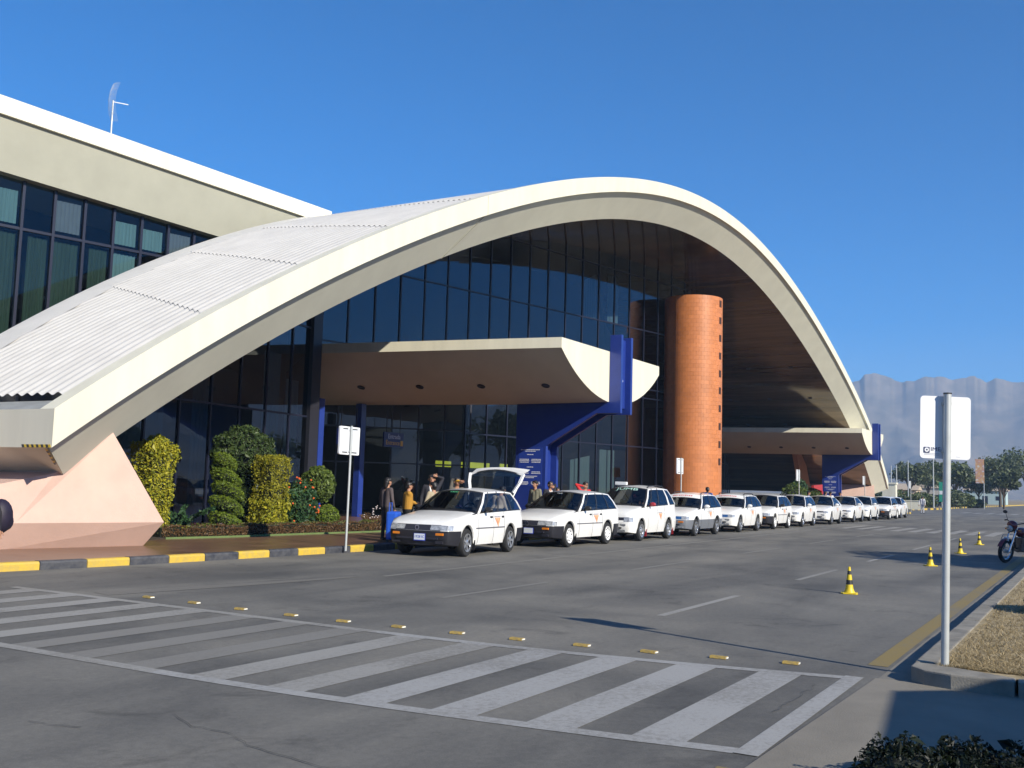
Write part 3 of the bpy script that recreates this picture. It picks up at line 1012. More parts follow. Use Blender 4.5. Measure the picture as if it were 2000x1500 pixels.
# ------------------------------------------------------------------ entrance canopies
def make_canopy(label):
    t = empty("entrance_canopy", (37.25, 17.0, .15), label=label, cat="canopy", group="entrance canopies of the terminal")
    hw, z1, z2, zc = 4.75, 7.05, 6.66, 4.98
    Rr = (hw ** 2 + (z2 - zc) ** 2) / (2 * (z2 - zc)); cz = zc + Rr
    a0 = math.asin(hw / Rr)
    arc = [(Rr * math.sin(-a0 + 2 * a0 * i / 28), cz - Rr * math.cos(-a0 + 2 * a0 * i / 28)) for i in range(29)]
    Y0, Y1 = 0.0, 16.2
    sl = MB()
    n = len(arc)
    sl.add([(hw, Y0, z1), (-hw, Y0, z1)] + [(x, Y0, z) for x, z in arc], [tuple(range(n + 2))])
    sl.add([(-hw, Y0, z1), (-hw, Y1, z1), (-hw, Y1, z2), (-hw, Y0, z2)], [(3, 2, 1, 0)])
    sl.add([(hw, Y0, z1), (hw, Y1, z1), (hw, Y1, z2), (hw, Y0, z2)], [(0, 1, 2, 3)])
    sl.add([(-hw, Y0, z1), (hw, Y0, z1), (hw, Y1, z1), (-hw, Y1, z1)], [(0, 1, 2, 3)])
    SHR = -.160
    sl.v = [(x + SHR * y, y, z) for x, y, z in sl.v]
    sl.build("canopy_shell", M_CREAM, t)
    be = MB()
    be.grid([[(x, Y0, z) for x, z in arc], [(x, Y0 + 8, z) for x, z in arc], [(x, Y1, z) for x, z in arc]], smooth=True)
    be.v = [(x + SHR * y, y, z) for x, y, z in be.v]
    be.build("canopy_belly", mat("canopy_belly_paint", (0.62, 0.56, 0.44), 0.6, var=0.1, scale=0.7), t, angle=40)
    for j, y in enumerate((1.6, 4.3, 7.0, 9.7)):
        for x in (-2.7, 2.7):
            z = cz - math.sqrt(Rr ** 2 - x ** 2)
            o = mesh_obj("downlight", dl_me, t)
            o.location = (x + SHR * y, y, z - .005)
            o.rotation_euler = Vector((x, 0, -(cz - z))).normalized().to_track_quat('Z', 'Y').to_euler()
    # blue steel hook, bracket and pylon: twin plates joined by a recessed web
    prof = [(-.52, 7.72), (-.52, 4.55), (.55, 4.55), (2.82, 3.22), (2.82, 0.0), (4.26, 0.0), (4.26, 5.06), (.05, 5.06), (-.02, 5.0), (-.02, 7.72)]
    inner = [(-.27, 7.6), (-.27, 4.80), (.62, 4.80), (3.10, 3.32), (3.10, 0.0), (4.2, 0.0), (4.2, 5.0), (.1, 5.0), (-.06, 5.0), (-.06, 7.6)]
    for x0, x1, pr, nm in ((-.55, -.37, prof, "pylon_plate"), (.42, .60, prof, "pylon_plate"), (-.368, .418, inner, "pylon_web")):
        MB().prism(pr, x0, x1, 'x').build(nm, M_BLUE, t, bevel=0.012 if nm == "pylon_plate" else 0, weld=True)
    MB().lathe([(0, -.06), (.05, -.055), (.06, -.02), (.06, 0.0)], 10, (0.02, -.28, 5.9), 'y').build("floodlight", M_WHITEP, t)
    # engraved inscription on the pylon's flank
    pl = MB().box((-.562, 2.98, 1.55), (-.552, 4.12, 3.15))
    plq = pl.build("inscription_plate", mat("plate_blue", (0.02, 0.05, 0.30), 0.35), t)
    wr = MB()
    rs = random.Random(4)
    lay = [(3.06, .9, 1), (3.0, .5, 1), (2.86, .3, 1), (2.66, .44, 2), (2.60, .46, 2), (2.54, .42, 2), (2.34, .3, 1), (2.14, .4, 2), (2.08, .44, 2), (1.96, .7, 1), (1.90, .4, 1), (1.72, .4, 2), (1.67, .44, 2), (1.62, .36, 2)]
    for z, w, c in lay:
        for q in range(c):
            yc = 3.55 if c == 1 else (3.27 + .56 * q)
            y = yc - w / 2
            while y < yc + w / 2:
                l_ = rs.uniform(.02, .075)
                wr.box((-.567, y, z - .018), (-.5625, min(y + l_, yc + w / 2), z + .012))
                y += l_ + .016
    wr.build("engraved_lines", mat("inscription_white", (0.80, 0.82, 0.85), 0.5), plq)["kind"] = "stuff"
    return t
canopy_near = make_canopy("large cream entrance canopy with curved belly and blue pylon behind the first taxis")
canopy_far = copy_tree(canopy_near)
canopy_far.location = (91.45, 17.0, .15)
canopy_far["label"] = "smaller-looking far cream canopy on blue pylon beside the tiled tower"

# blue door columns and the two Entrada signs under the near canopy
for i, x in enumerate((32.1, 34.85)):
    c = MB().box((-.16, -.16, 0), (.16, .16, 4.95)).build("door_column", M_BLUE, bevel=0.01, weld=True)
    c.location = (x, 28.15, .15)
    tag(c, ("blue square column at the outer left edge of the entrance" if i == 0 else "blue square column between the two entrance signs"), "column", "blue columns at the entrance")
M_SIGNB = mat("sign_blue", (0.012, 0.02, 0.12), 0.4)
M_SW = mat("sign_white_letters", (0.75, 0.78, 0.82), 0.4); M_SY = mat("sign_orange_letters", (0.85, 0.48, 0.05), 0.4)
for i, (x, z, y) in enumerate(((33.45, 3.55, 27.6), (36.6, 3.6, 27.6))):
    s_ = MB().box((-.72, 0, -.33), (.72, .08, .33)).build("entrance_sign", M_SIGNB)
    s_.location = (x, y, z)
    tag(s_, ("dark blue Entrada sign half hidden behind the white post panel" if i == 0 else "dark blue Entrada sign right of the inner blue column"), "sign", "entrance signs")
    a = mesh_obj("white_lettering", text_mesh("Entrada", .30, M_SW), s_); a.location = (0.02, -.004, .14)
    b = mesh_obj("orange_lettering", text_mesh("Entrance", .29, M_SY), s_); b.location = (-.08, -.004, -.14)
    MB().box((.50, -.008, -.26), (.68, -.001, -.02)).build("pictogram", M_SY, s_)
    MB().bar((-.5, .04, .33), (-.5, .04, 1.3), .03, .03).build("hanger", M_BLACK, s_); MB().bar((.5, .04, .33), (.5, .04, 1.3), .03, .03).build("hanger", M_BLACK, s_)

# ------------------------------------------------------------------ rear wing on the left
A12 = R(12.4)
RD = Vector((math.cos(A12), -math.sin(A12), 0)); RN = Vector((-math.sin(A12), -math.cos(A12), 0))
RP = Vector((34.6, 30.15, 0))
rear = empty("rear_wing", (24, 33, .1), label="taller rear wing with cream roof edge and strip windows behind the arch", cat="building")
def rp(s, out, z):
    p = RP - RD * s + RN * out
    return (p.x, p.y, z)
ztop = lambda s: 13.98 + 0.069 * s
SL = 34.0
def slab(name, z0f, z1f, o0, o1, m, o0b=None, o1b=None):
    o0b = o0 if o0b is None else o0b; o1b = o1 if o1b is None else o1b
    V = [rp(0, o0, z0f(0)), rp(SL, o0, z0f(SL)), rp(SL, o1, z0f(SL)), rp(0, o1, z0f(0)), rp(0, o0b, z1f(0)), rp(SL, o0b, z1f(SL)), rp(SL, o1b, z1f(SL)), rp(0, o1b, z1f(0))]
    mb = MB().hexa(V)
    return mb.build(name, m, rear, world=True, weld=True)
slab("roof_fascia", lambda s: ztop(s) - .66, ztop, 0.0, -9, M_CREAM)
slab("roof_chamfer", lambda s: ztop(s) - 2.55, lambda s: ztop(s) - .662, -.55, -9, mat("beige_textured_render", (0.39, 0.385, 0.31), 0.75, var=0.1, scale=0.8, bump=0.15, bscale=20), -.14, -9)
for zrow in ((0.1, 6.3),):
    slab("lower_wall", lambda s: 0.1, lambda s: 6.3, -1.0, -8.5, M_BEIGE)
M_RG = glass_mat("blue_tinted_glass", (0.34, 0.44, 0.52), 0.004, 1.5, wav=0.05)
ss = [4.0, 5.15, 6.3, 7.45, 8.6, 9.75, 10.9, 12.05, 13.2, 14.35, 15.5, 16.65, 17.8, 18.95]
ztw = lambda s: ztop(s) - 2.56
for a, b in zip(ss, ss[1:]):
    for r_, (z0, z1) in enumerate(((6.3, 10.55), (10.55, None))):
        za, zb2 = (z1 or ztw(a)), (z1 or ztw(b))
        MB().add([rp(b, -.95, z0), rp(a, -.95, z0), rp(a, -.95, za), rp(b, -.95, zb2)], [(0, 1, 2, 3)]).build("window_pane", M_RG, rear, world=True)
for a in ss:
    MB().hexa([rp(a - .05, -1.0, 6.3), rp(a + .05, -1.0, 6.3), rp(a + .05, -.86, 6.3), rp(a - .05, -.86, 6.3), rp(a - .05, -1.0, ztw(a)), rp(a + .05, -1.0, ztw(a)), rp(a + .05, -.86, ztw(a)), rp(a - .05, -.86, ztw(a))]).build("mullion", M_FRAME, rear, world=True)
for a, b in zip(ss, ss[1:]):
    MB().hexa([rp(b - .052, -1.0, 10.5), rp(a + .052, -1.0, 10.5), rp(a + .052, -.88, 10.5), rp(b - .052, -.88, 10.5), rp(b - .052, -1.0, 10.6), rp(a + .052, -1.0, 10.6), rp(a + .052, -.88, 10.6), rp(b - .052, -.88, 10.6)]).build("transom", M_FRAME, rear, world=True)
MB().hexa([rp(0, -.9, 6.3), rp(4, -.9, 6.3), rp(4, -1.2, 6.3), rp(0, -1.2, 6.3), rp(0, -.9, 12), rp(4, -.9, 12), rp(4, -1.2, 12), rp(0, -1.2, 12)]).build("end_wall", mat("dark_brown_panel", (0.03, 0.022, 0.02), 0.5), rear, world=True)
# room behind: dark back wall, blinds and curtains
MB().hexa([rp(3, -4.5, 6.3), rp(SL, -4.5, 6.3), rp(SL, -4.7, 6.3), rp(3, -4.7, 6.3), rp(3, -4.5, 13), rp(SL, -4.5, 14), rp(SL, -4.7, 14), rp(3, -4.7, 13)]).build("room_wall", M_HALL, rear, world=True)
M_GREY = mat("grey_blind", (0.50, 0.44, 0.40), 0.8, var=0.1, scale=1.5)
M_CURT2 = mat("green_curtain", (0.52, 0.66, 0.54), 0.85, var=0.2, scale=2, stretch=(8, 8, .2))
M_CURT3 = mat("dim_olive_curtain", (0.16, 0.20, 0.11), 0.85, var=0.4, scale=2, stretch=(8, 8, .2))
def rblind(i, z0, z1, m, back=-1.12, f0=.12, f1=.92, name="window_blind", n=12):
    a, b = ss[i], ss[i + 1]
    mb = MB()
    rows = [[], []]
    for j in range(n + 1):
        s = a + (b - a) * (f0 + (f1 - f0) * j / n)
        o = back - .035 * (j % 2)
        rows[0].append(rp(s, o, z0)); rows[1].append(rp(s, o, z1))
    mb.grid(rows, smooth=False)
    mb.build(name, m, rear, world=True)
for i, kind in enumerate(("none", "green", "grey", "green2", "green", "none", "grey", "none", "green", "grey", "none", "none", "none")):
    zt_ = ztw(ss[i]) - .25
    if kind == "grey": rblind(i, 10.75, zt_, M_GREY, back=-.97)
    if kind == "green2": rblind(i, 10.75, zt_ - .1, M_CURT2)
    if kind == "green": rblind(i, 10.75, zt_ - .1, M_CURT2, f0=.1, f1=.85)
for i, m_ in ((4, M_CURT2), (5, M_CURT3), (6, M_CURT3), (7, M_CURT3), (1, M_CURT2), (8, M_CURT3)):
    rblind(i, 6.4, 10.4, m_, f0=.08, f1=.7 if i % 2 else .9, name="curtain")

# aerial on the rear roof
ant = empty("grid_antenna", tuple(rp(10.25, -.6, ztop(10.25))), label="grid dish aerial on a thin mast on the roof edge", cat="antenna")
MB().tube([(0, 0, -.1), (0.0, 0, 1.55)], .03, 8).build("mast", M_STEEL, ant)
MB().tube([(0, 0, 1.5), (.62, -.1, 1.58)], .018, 6).build("feed_arm", M_WHITEP, ant)
gd = MB()
for i in range(9):
    u = -0.4 + i * .1
    gd.tube([(-.12 + .5 * (u * u + v * v) * .6, u * .5, 1.52 + v) for v in (-.8, -.4, 0, .4, .78)], .0035, 4)
for i in range(7):
    v = -.75 + i * .25
    gd.tube([(-.12 + .5 * (u * u + v * v) * .6, u * .5, 1.52 + v) for u in (-.4, 0, .4)], .0035, 4)
gd.build("dish_grid", M_STEEL, ant)
# ------------------------------------------------------------------ cars
M_CARW = mat("white_car_paint", (0.79, 0.79, 0.775), 0.28, coat=0.5, var=0.1, scale=2.6, col2=(0.74, 0.73, 0.70), detail=8)
M_CARS = mat("silver_car_paint", (0.34, 0.36, 0.40), 0.32, metal=0.6, coat=0.4)
M_BUMPER = mat("black_bumper", (0.020, 0.020, 0.026), 0.42, var=0.2, scale=6)
M_BUMPB = mat("blue_black_bumper", (0.016, 0.017, 0.03), 0.4)
M_CGLASS = glass_mat("car_window_glass", (0.50, 0.54, 0.56), 0.004, 1.55)
M_CINT = mat("car_interior", (0.045, 0.045, 0.05), 0.8)
M_SEAT = mat("grey_seat_cloth", (0.10, 0.10, 0.115), 0.9, var=0.3, scale=30)
M_LAMP = mat("headlamp_lens", (0.62, 0.64, 0.66), 0.12, metal=0.35, var=0.35, scale=14, col2=(0.28, 0.29, 0.31))
M_AMBER = mat("amber_lens", (0.72, 0.22, 0.02), 0.2)
M_RED = mat("red_lens", (0.45, 0.015, 0.015), 0.2)
M_GRILLE = mat("grille_black", (0.025, 0.025, 0.035), 0.4)
M_SEAM = mat("panel_gap", (0.03, 0.03, 0.03), 0.7)
M_UNDER = mat("car_underside", (0.012, 0.012, 0.012), 0.9)
M_RIMW = mat("white_wheel_paint", (0.74, 0.74, 0.73), 0.35)
M_RIMS = mat("silver_wheel", (0.55, 0.56, 0.58), 0.25, metal=0.75)
M_DECAL = mat("orange_decal", (0.62, 0.17, 0.06), 0.5, var=0.5, scale=9, col2=(0.72, 0.46, 0.28))
M_PLATEW = mat("plate_white", (0.72, 0.76, 0.80), 0.4)
M_PLATEB = mat("plate_border_blue", (0.03, 0.06, 0.45), 0.4)
M_REDF = mat("red_mudflap", (0.35, 0.02, 0.03), 0.6)

def lerp(a, b, t): return a + (b - a) * t

CAR = dict(
    wagon=dict(wb=2.47, fo=.80, ro=.95, hw=.835, belt0=.895, belt1=.955, hoodf=.70, cowl=.55, xr0=1.33, xr1=2.98, xb1=3.36, zr=1.375, zc=1.445, yr=.60, wr=.295),
    van=dict(wb=2.47, fo=.78, ro=.92, hw=.85, belt0=.98, belt1=1.06, hoodf=.80, cowl=.28, xr0=1.10, xr1=2.92, xb1=3.32, zr=1.545, zc=1.635, yr=.62, wr=.30),
    sedan=dict(wb=2.52, fo=.82, ro=1.0, hw=.845, belt0=.895, belt1=.94, hoodf=.70, cowl=.60, xr0=1.42, xr1=2.42, xb1=3.02, zr=1.36, zc=1.42, yr=.58, wr=.30),
)

class CarShape:
    def __init__(s, kind):
        s.k = kind
        for a, b in CAR[kind].items(): setattr(s, a, b)
        s.xf = -s.fo; s.xe = s.wb + s.ro
        wb = s.wb
        s.arch_r = s.wr + .065
        ar = s.arch_r
        t = [-1, -.96, -.85, -.66, -.36, 0, .36, .66, .85, .96, 1]
        s.st = [s.xf, s.xf + .05, s.xf + .14, s.xf + .27, -ar - .035] + [ar * q for q in t] + [ar + .04, .56, .8, 1.06, 1.45, 1.75, wb - ar - .05] + [wb + ar * q for q in t] + [wb + ar + .04, s.xe - .34, s.xe - .16, s.xe - .05, s.xe]
        s.st = sorted(set(round(x, 4) for x in s.st))
    def arch(s, x):
        for c in (0, s.wb):
            d = abs(x - c)
            if d <= s.arch_r + 1e-6:
                return s.wr + math.sqrt(max(0, s.arch_r ** 2 - d ** 2))
        return 0
    def half(s, x):
        """half width: narrows at nose and tail"""
        f = max(0, (-.30 - x) / (s.fo - .30)); r_ = max(0, (x - (s.wb + .35)) / (s.ro - .35))
        return s.hw * (1 - .16 * f ** 2.4 - .11 * r_ ** 2.4)
    def belt(s, x):
        return lerp(s.belt0, s.belt1, min(1, max(0, (x - s.cowl) / (s.xb1 - s.cowl))))
    def deck(s, x):
        """shoulder and top heights of bonnet or boot"""
        if x <= s.cowl + .25:
            t = min(1, max(0, (x - s.xf) / (s.cowl + .1 - s.xf)))
            sh = lerp(s.hoodf, s.belt0, t ** .8)
            return sh, sh + lerp(.015, .045, min(1, t * 3))
        t = min(1, max(0, (x - s.xb1) / max(.01, s.xe - s.xb1)))
        sh = s.belt1 - .015 * t - (.03 * t * t)
        return sh, sh + .035 - .02 * t
    def ring(s, x):
        """half ring of points (x,y,z), bottom centre to top centre"""
        w = s.half(x); a = s.arch(x)
        f = max(0, (-.45 - x) / (s.fo - .45)); r_ = max(0, (x - (s.wb + .55)) / (s.ro - .55))
        sh, tp = s.deck(x)
        cab = s.cowl + .25 < x < (s.xb1 if s.k == 'sedan' else 99)
        bl = s.belt(x) if (x > s.cowl + .05) else sh
        if s.k == 'sedan' and x >= s.xb1: bl = sh
        z0 = .20 + .05 * (f + r_)
        zs = [z0, z0, .235 + .03 * f, .40, .545, .665 if bl < .80 else .70, bl]
        if bl - .01 < zs[5]: zs[5] = bl - .03
        yk = [0, .62 * w, .945 * w, .985 * w, w, .99 * w, .955 * w]
        if a:
            zs[0] = zs[1] = a; zs[2] = a
            for i, e in ((3, .012), (4, .024), (5, .036)): zs[i] = max(zs[i], a + e)
        pts = []
        for i in range(7):
            xx = x
            if f: xx += f * (0, .02, .03, 0, .0, .055, .085)[i] * 1.0
            if r_: xx -= r_ * (0, .02, .03, 0, .0, .02, .04)[i]
            pts.append((xx, yk[i], zs[i]))
        xx = x + f * .10 - r_ * .05
        pts += [(xx, .80 * w, max(tp, sh) - .004), (xx - f * .02, .42 * w, tp + .02), (xx - f * .03, 0, tp + .027)]
        return pts
    def side_pt(s, u, v, sgn):
        """greenhouse flank: u along, v belt to roof"""
        xb = lerp(s.cowl - .02, s.xb1, u); xr = lerp(s.xr0, s.xr1, u)
        yb = .955 * s.half(xb); yr = s.yr - .02 * abs(2 * u - 1) ** 2
        zb = s.belt(xb); zr = s.zr - .03 * abs(2 * u - 1) ** 2.2
        return (lerp(xb, xr, v), sgn * (lerp(yb, yr, v) + .028 * math.sin(math.pi * v)), lerp(zb, zr, v))
    def front_pt(s, u, v, rear=False):
        """windscreen (or rear glass): u across 0..1, v up"""
        a = Vector(s.side_pt(1 if rear else 0, v, -1)); b = Vector(s.side_pt(1 if rear else 0, v, 1))
        p = a.lerp(b, u); q = 4 * u * (1 - u)
        bow = lerp(.13, .085, v) * q
        p.x += bow if rear else -bow
        p.z += lerp(.055, .052, v) * q * (1 if not rear else lerp(.1, 1, v))
        return tuple(p)
    def roof_pt(s, u, w_):
        """u along, w_ across 0..1"""
        a = Vector(s.side_pt(u, 1, -1)); b = Vector(s.side_pt(u, 1, 1))
        p = a.lerp(b, w_); q = 4 * w_ * (1 - w_)
        e = abs(2 * u - 1)
        bow = .085 * q * (1 if u > .5 else -1) * e ** 3
        p.x += bow
        p.z += q * lerp(s.zc - s.zr, .052, e ** 2.0) * (1 - .0 * e)
        return tuple(p)

def offs(poly, d):
    n = Vector((0, 0, 0))
    P = [Vector(p) for p in poly]
    for i in range(len(P)):
        a, b = P[i], P[(i + 1) % len(P)]
        n += (a - P[0]).cross(b - P[0])
    n.normalize()
    return [tuple(p + n * d) for p in P]

WHEELS = {}
def wheel_mesh(style, r):
    key = (style, r)
    if key in WHEELS: return WHEELS[key]
    w = .09
    ty = MB().lathe([(r * .62, -w + .012), (r * .72, -w), (r * .93, -w + .004), (r, -w + .035), (r, w - .035), (r * .93, w - .004), (r * .72, w), (r * .62, w - .012)], 28, (0, 0, 0), 'y')
    ty = ty.mesh("wheel", M_RUBBER)
    rm = MB()
    rr = r * .655
    if style == 'alloy':
        rm.lathe([(rr, -w + .014), (rr * .97, -w - .002), (rr * .88, -w + .012), (rr * .86, -.02), (0, -.015)], 28, (0, 0, 0), 'y', 1)
        for i in range(6):
            a = 2 * math.pi * i / 6
            c, s_ = math.cos(a), math.sin(a)
            rm.bar((c * .03, -w + .03, s_ * .03), (c * rr * .93, -w + .018, s_ * rr * .93), .052, .03, 0, up=(0, 1, 0))
        rm.lathe([(rr, -w + .014), (rr * .99, -w - .006), (rr * .90, -w - .004), (rr * .87, -w + .02)], 28, (0, 0, 0), 'y', 0)
        rm.lathe([(.062, -w + .03), (.058, -w + .004), (.03, -w - .004), (0, -w - .006)], 14, (0, 0, 0), 'y', 0)
        me = rm.mesh("rim", [M_RIMS, M_GRILLE])
    else:
        m0 = M_RIMW if style == 'white' else M_RIMS
        rm.lathe([(rr, -w + .014), (rr * .97, -w - .008), (rr * .86, -w - .002), (rr * .78, -w + .022), (rr * .5, -w + .006), (rr * .36, -w + .012), (rr * .30, -w - .004), (0, -w - .008)], 28, (0, 0, 0), 'y', 0)
        nh = 8 if style == 'white' else 7
        for i in range(nh):
            a = 2 * math.pi * i / nh
            rm.lathe([(.019, -w + .013), (.016, -w + .001), (0, -w + .0)], 8, (math.cos(a) * rr * .66, 0, math.sin(a) * rr * .66), 'y', 1)
        me = rm.mesh("rim", [m0, M_GRILLE])
    WHEELS[key] = (ty, me)
    return WHEELS[key]

def mirror_y(pts): return [(p[0], -p[1], p[2]) for p in pts]

def build_car(name, kind, rim='white', bumper=None, lower=None, mirror=None, rails=False, gate_open=False, nose='corolla', plate=True, flap=None, handles=None, banner=False, molding=True):
    S = CarShape(kind)
    bumper = bumper or M_CARW; mirror = mirror or M_BLACK; flap = flap or M_BLACK; handles = handles or M_BLACK
    low = lower or M_CARW
    car = empty(name)
    body, fb, rb, lw, un = MB(), MB(), MB(), MB(), MB()
    rings = [S.ring(x) for x in S.st]
    nR = len(rings[0])
    cab0 = S.cowl + .25; cab1 = S.xb1 if kind == 'sedan' else 99
    for i in range(len(rings) - 1):
        xm = (S.st[i] + S.st[i + 1]) / 2
        for j in range(nR - 1):
            if j >= 6:
                if kind == 'sedan':
                    if S.cowl - .05 < xm < S.xb1 - .02: continue
                elif xm > S.cowl - .05: continue
            a, b, c, d = rings[i][j], rings[i + 1][j], rings[i + 1][j + 1], rings[i][j + 1]
            if j < 2: t = un
            elif xm < -S.arch_r and j < 4: t = fb
            elif xm > S.wb + S.arch_r and j < 4: t = rb
            elif j < 4 and lower: t = lw
            elif j == 2: t = body
            else: t = body
            t.add([a, b, c, d], [(0, 1, 2, 3)], 0, j > 1)
            t.add(mirror_y([a, b, c, d]), [(3, 2, 1, 0)], 0, j > 1)
    # nose and tail caps: columns across, bowed in plan
    def cap(R_, sgn, bow):
        cols = [1, .78, .45, 0, -.45, -.78, -1]
        G = []
        for j in range(1, nR):
            x, y, z = R_[j]
            row = []
            for c in cols:
                q = 1 - c * c
                row.append((x + sgn * bow * q * (1 if j < 5 else .8), y * c, z + (0 if j < 7 else 0)))
            G.append(row)
        return G
    nose_g = cap(rings[0], -1, .085)
    ncol = 7
    for j in range(len(nose_g) - 1):
        if j + 1 >= 7: break
        for c in range(ncol - 1):
            q = [nose_g[j][c], nose_g[j + 1][c], nose_g[j + 1][c + 1], nose_g[j][c + 1]]
            (fb if j + 1 < 4 else body).add(q, [(0, 1, 2, 3)], 0, True)
    # close the bonnet's leading edge
    top = nose_g[6]
    lip = [rings[0][7], rings[0][8], rings[0][9], mirror_y([rings[0][8]])[0], mirror_y([rings[0][7]])[0]]
    body.add([top[0], top[1], top[2], top[3], top[4], top[5], top[6]] + lip[::-1], [(0, 11, 10, 1), (1, 10, 9, 2), (2, 9, 3), (3, 9, 4), (4, 9, 8, 5), (5, 8, 7, 6)], 0, True)
    tail_g = cap(rings[-1], 1, .05)
    gate_faces = []
    for j in range(len(tail_g) - 1):
        if j + 1 >= 6 and kind != 'sedan': break
        if j + 1 >= 7: break
        for c in range(ncol - 1):
            q = [tail_g[j][c], tail_g[j][c + 1], tail_g[j + 1][c + 1], tail_g[j + 1][c]]
            if j + 1 < 4: rb.add(q, [(0, 1, 2, 3)], 0, True)
            elif gate_open: gate_faces.append(q)
            else: body.add(q, [(0, 1, 2, 3)], 0, True)
    # greenhouse flanks
    if kind == 'van':
        U = [0, .05, .13, .17, .395, .435, .715, .765, .94, 1]; glass_c = {2: 'front', 4: 'mid', 6: 'rear', 7: 'quarter'}
        cells = ['w', 'g', 'k', 'g', 'k', 'g', 'w', 'g', 'w']
    elif kind == 'sedan':
        U = [0, .05, .13, .16, .50, .535, .84, .99, 1]; cells = ['w', 'g', 'k', 'g', 'k', 'g', 'w', 'w']
    else:
        U = [0, .05, .12, .145, .40, .435, .70, .73, .93, 1]; cells = ['w', 'g', 'k', 'g', 'k', 'g', 'k', 'g', 'w']
    Vv = [0, .05, .5, .93, 1]
    for sgn in (-1, 1):
        trim = MB()
        for i, cl in enumerate(cells):
            u0, u1 = U[i], U[i + 1]
            for k in range(4):
                v0, v1 = Vv[k], Vv[k + 1]
                if cl == 'g' and k in (1, 2): continue
                q = [S.side_pt(u0, v0, sgn), S.side_pt(u1, v0, sgn), S.side_pt(u1, v1, sgn), S.side_pt(u0, v1, sgn)]
                t = trim if (cl == 'k' or (cl == 'g' and k == 0)) else body
                t.add(q, [(0, 1, 2, 3) if sgn < 0 else (3, 2, 1, 0)], 0, True)
            if cl == 'g':
                g = MB()
                rows = []
                for v in (.05, .35, .65, .93):
                    row = []
                    for w_ in (0, .5, 1):
                        p = S.side_pt(lerp(u0, u1, w_), v, sgn)
                        row.append((p[0], p[1] - sgn * .008, p[2]))
                    rows.append(row)
                g.grid(rows, smooth=True, flip=sgn > 0)
                g.build("side_window", M_CGLASS, car)
        trim.build("window_trim", M_BLACK, car)
    # windscreen and rear glass with black surrounds
    def screen(rear, target_parent, nm, xf_=None):
        cu = [0, .035, .2, .35, .5, .65, .8, .965, 1]; cv = [0, .06, .5, .94, 1]
        br = MB(); gl = MB()
        for k in range(4):
            for c in range(8):
                q = [S.front_pt(cu[c], cv[k], rear), S.front_pt(cu[c + 1], cv[k], rear), S.front_pt(cu[c + 1], cv[k + 1], rear), S.front_pt(cu[c], cv[k + 1], rear)]
                if xf_: q = [xf_(p) for p in q]
                f = (3, 2, 1, 0) if not rear else (0, 1, 2, 3)
                edge = k in (0, 3) or c in (0, 7)
                (br if edge else gl).add(q, [f], 0, True)
        g = gl.build(nm, M_CGLASS, target_parent)
        br.build("glass_surround", M_BLACK, g)
        return g
    ws = screen(False, car, "windscreen")
    hinge = None
    if gate_open:
        h = Vector(S.roof_pt(1, .5)); ang = R(101)
        rot = Matrix.Translation((h.x, 0, h.z)) @ Matrix.Rotation(-ang, 4, 'Y') @ Matrix.Translation((-h.x, 0, -h.z))
        tf = lambda p: tuple(rot @ Vector(p))
        gt = MB()
        for q in gate_faces: gt.add([tf(p) for p in q], [(0, 1, 2, 3)], 0, True)
        cu = [0, .2, .35, .5, .65, .8, 1]
        low_row = [tf(p) for p in tail_g[5]]
        hi_row = [tf(S.front_pt(1 - u, 0, True)) for u in cu]
        gt.grid([low_row, hi_row], smooth=True)
        g = gt.build("tailgate", M_CARW, car, angle=50)
        wsg = screen(True, g, "rear_window", tf)
        fr_ = MB()
        for sgn in (-1, 1):
            for v0, v1 in ((0, .5), (.5, 1)):
                a, b = Vector(S.side_pt(1, v0, sgn)), Vector(S.side_pt(1, v1, sgn))
                fr_.bar(tf(a + Vector((.02, -sgn * .0, 0))), tf(b + Vector((.02, 0, 0))), .07, .05)
        fr_.bar(tf(Vector(S.side_pt(1, 0, -1))), tf(Vector(S.side_pt(1, 0, 1))), .05, .08)
        fr_.build("tailgate_frame", M_CARW, g)
        st_ = MB()
        for sgn in (-1, 1):
            st_.tube([(h.x - .05, sgn * (S.yr - .02), h.z - .25), tf(Vector(S.side_pt(1, .45, sgn)))], .012, 6)
        st_.build("gas_strut", M_STEEL, car)
    else:
        screen(True, car, "rear_window")
        if kind != 'sedan':
            cu = [0, .2, .35, .5, .65, .8, 1]
            body.grid([tail_g[5], [S.front_pt(1 - u, 0, True) for u in cu]], smooth=True)
        else:
            pass
    # cowl and parcel closures
    cw = MB()
    cw.grid([[S.front_pt(u, 0) for u in (0, .25, .5, .75, 1)], [(S.cowl - .20, lerp(-.80, .80, u), S.deck(S.cowl - .2)[1] - .03 + .03 * 4 * u * (1 - u)) for u in (0, .25, .5, .75, 1)]], smooth=True)
    cw.build("cowl", M_BLACK, car)
    if kind == 'sedan':
        cw = MB()
        cw.grid([[S.front_pt(u, 0, True) for u in (0, .25, .5, .75, 1)], [(S.xb1 + .26, lerp(-.78, .78, u), S.deck(S.xb1 + .2)[1] - .002 + .02 * 4 * u * (1 - u)) for u in (0, .25, .5, .75, 1)]], smooth=True, flip=True)
        cw.build("parcel_panel", M_CARW, car)
    rf = MB()
    un_ = [0, .06, .18, .35, .55, .75, .9, .97, 1]; wn_ = [0, .08, .25, .5, .75, .92, 1]
    rf.grid([[S.roof_pt(u, w_) for u in un_] for w_ in wn_], smooth=True)
    rf.build("roof", M_CARW, car, angle=60)
    body.build("body_shell", M_CARW, car, angle=38, weld=True)
    fb_o = fb.build("front_bumper", bumper, car, angle=38, weld=True)
    rb.build("rear_bumper", bumper if bumper is not M_CARW else M_CARW, car, angle=38, weld=True)
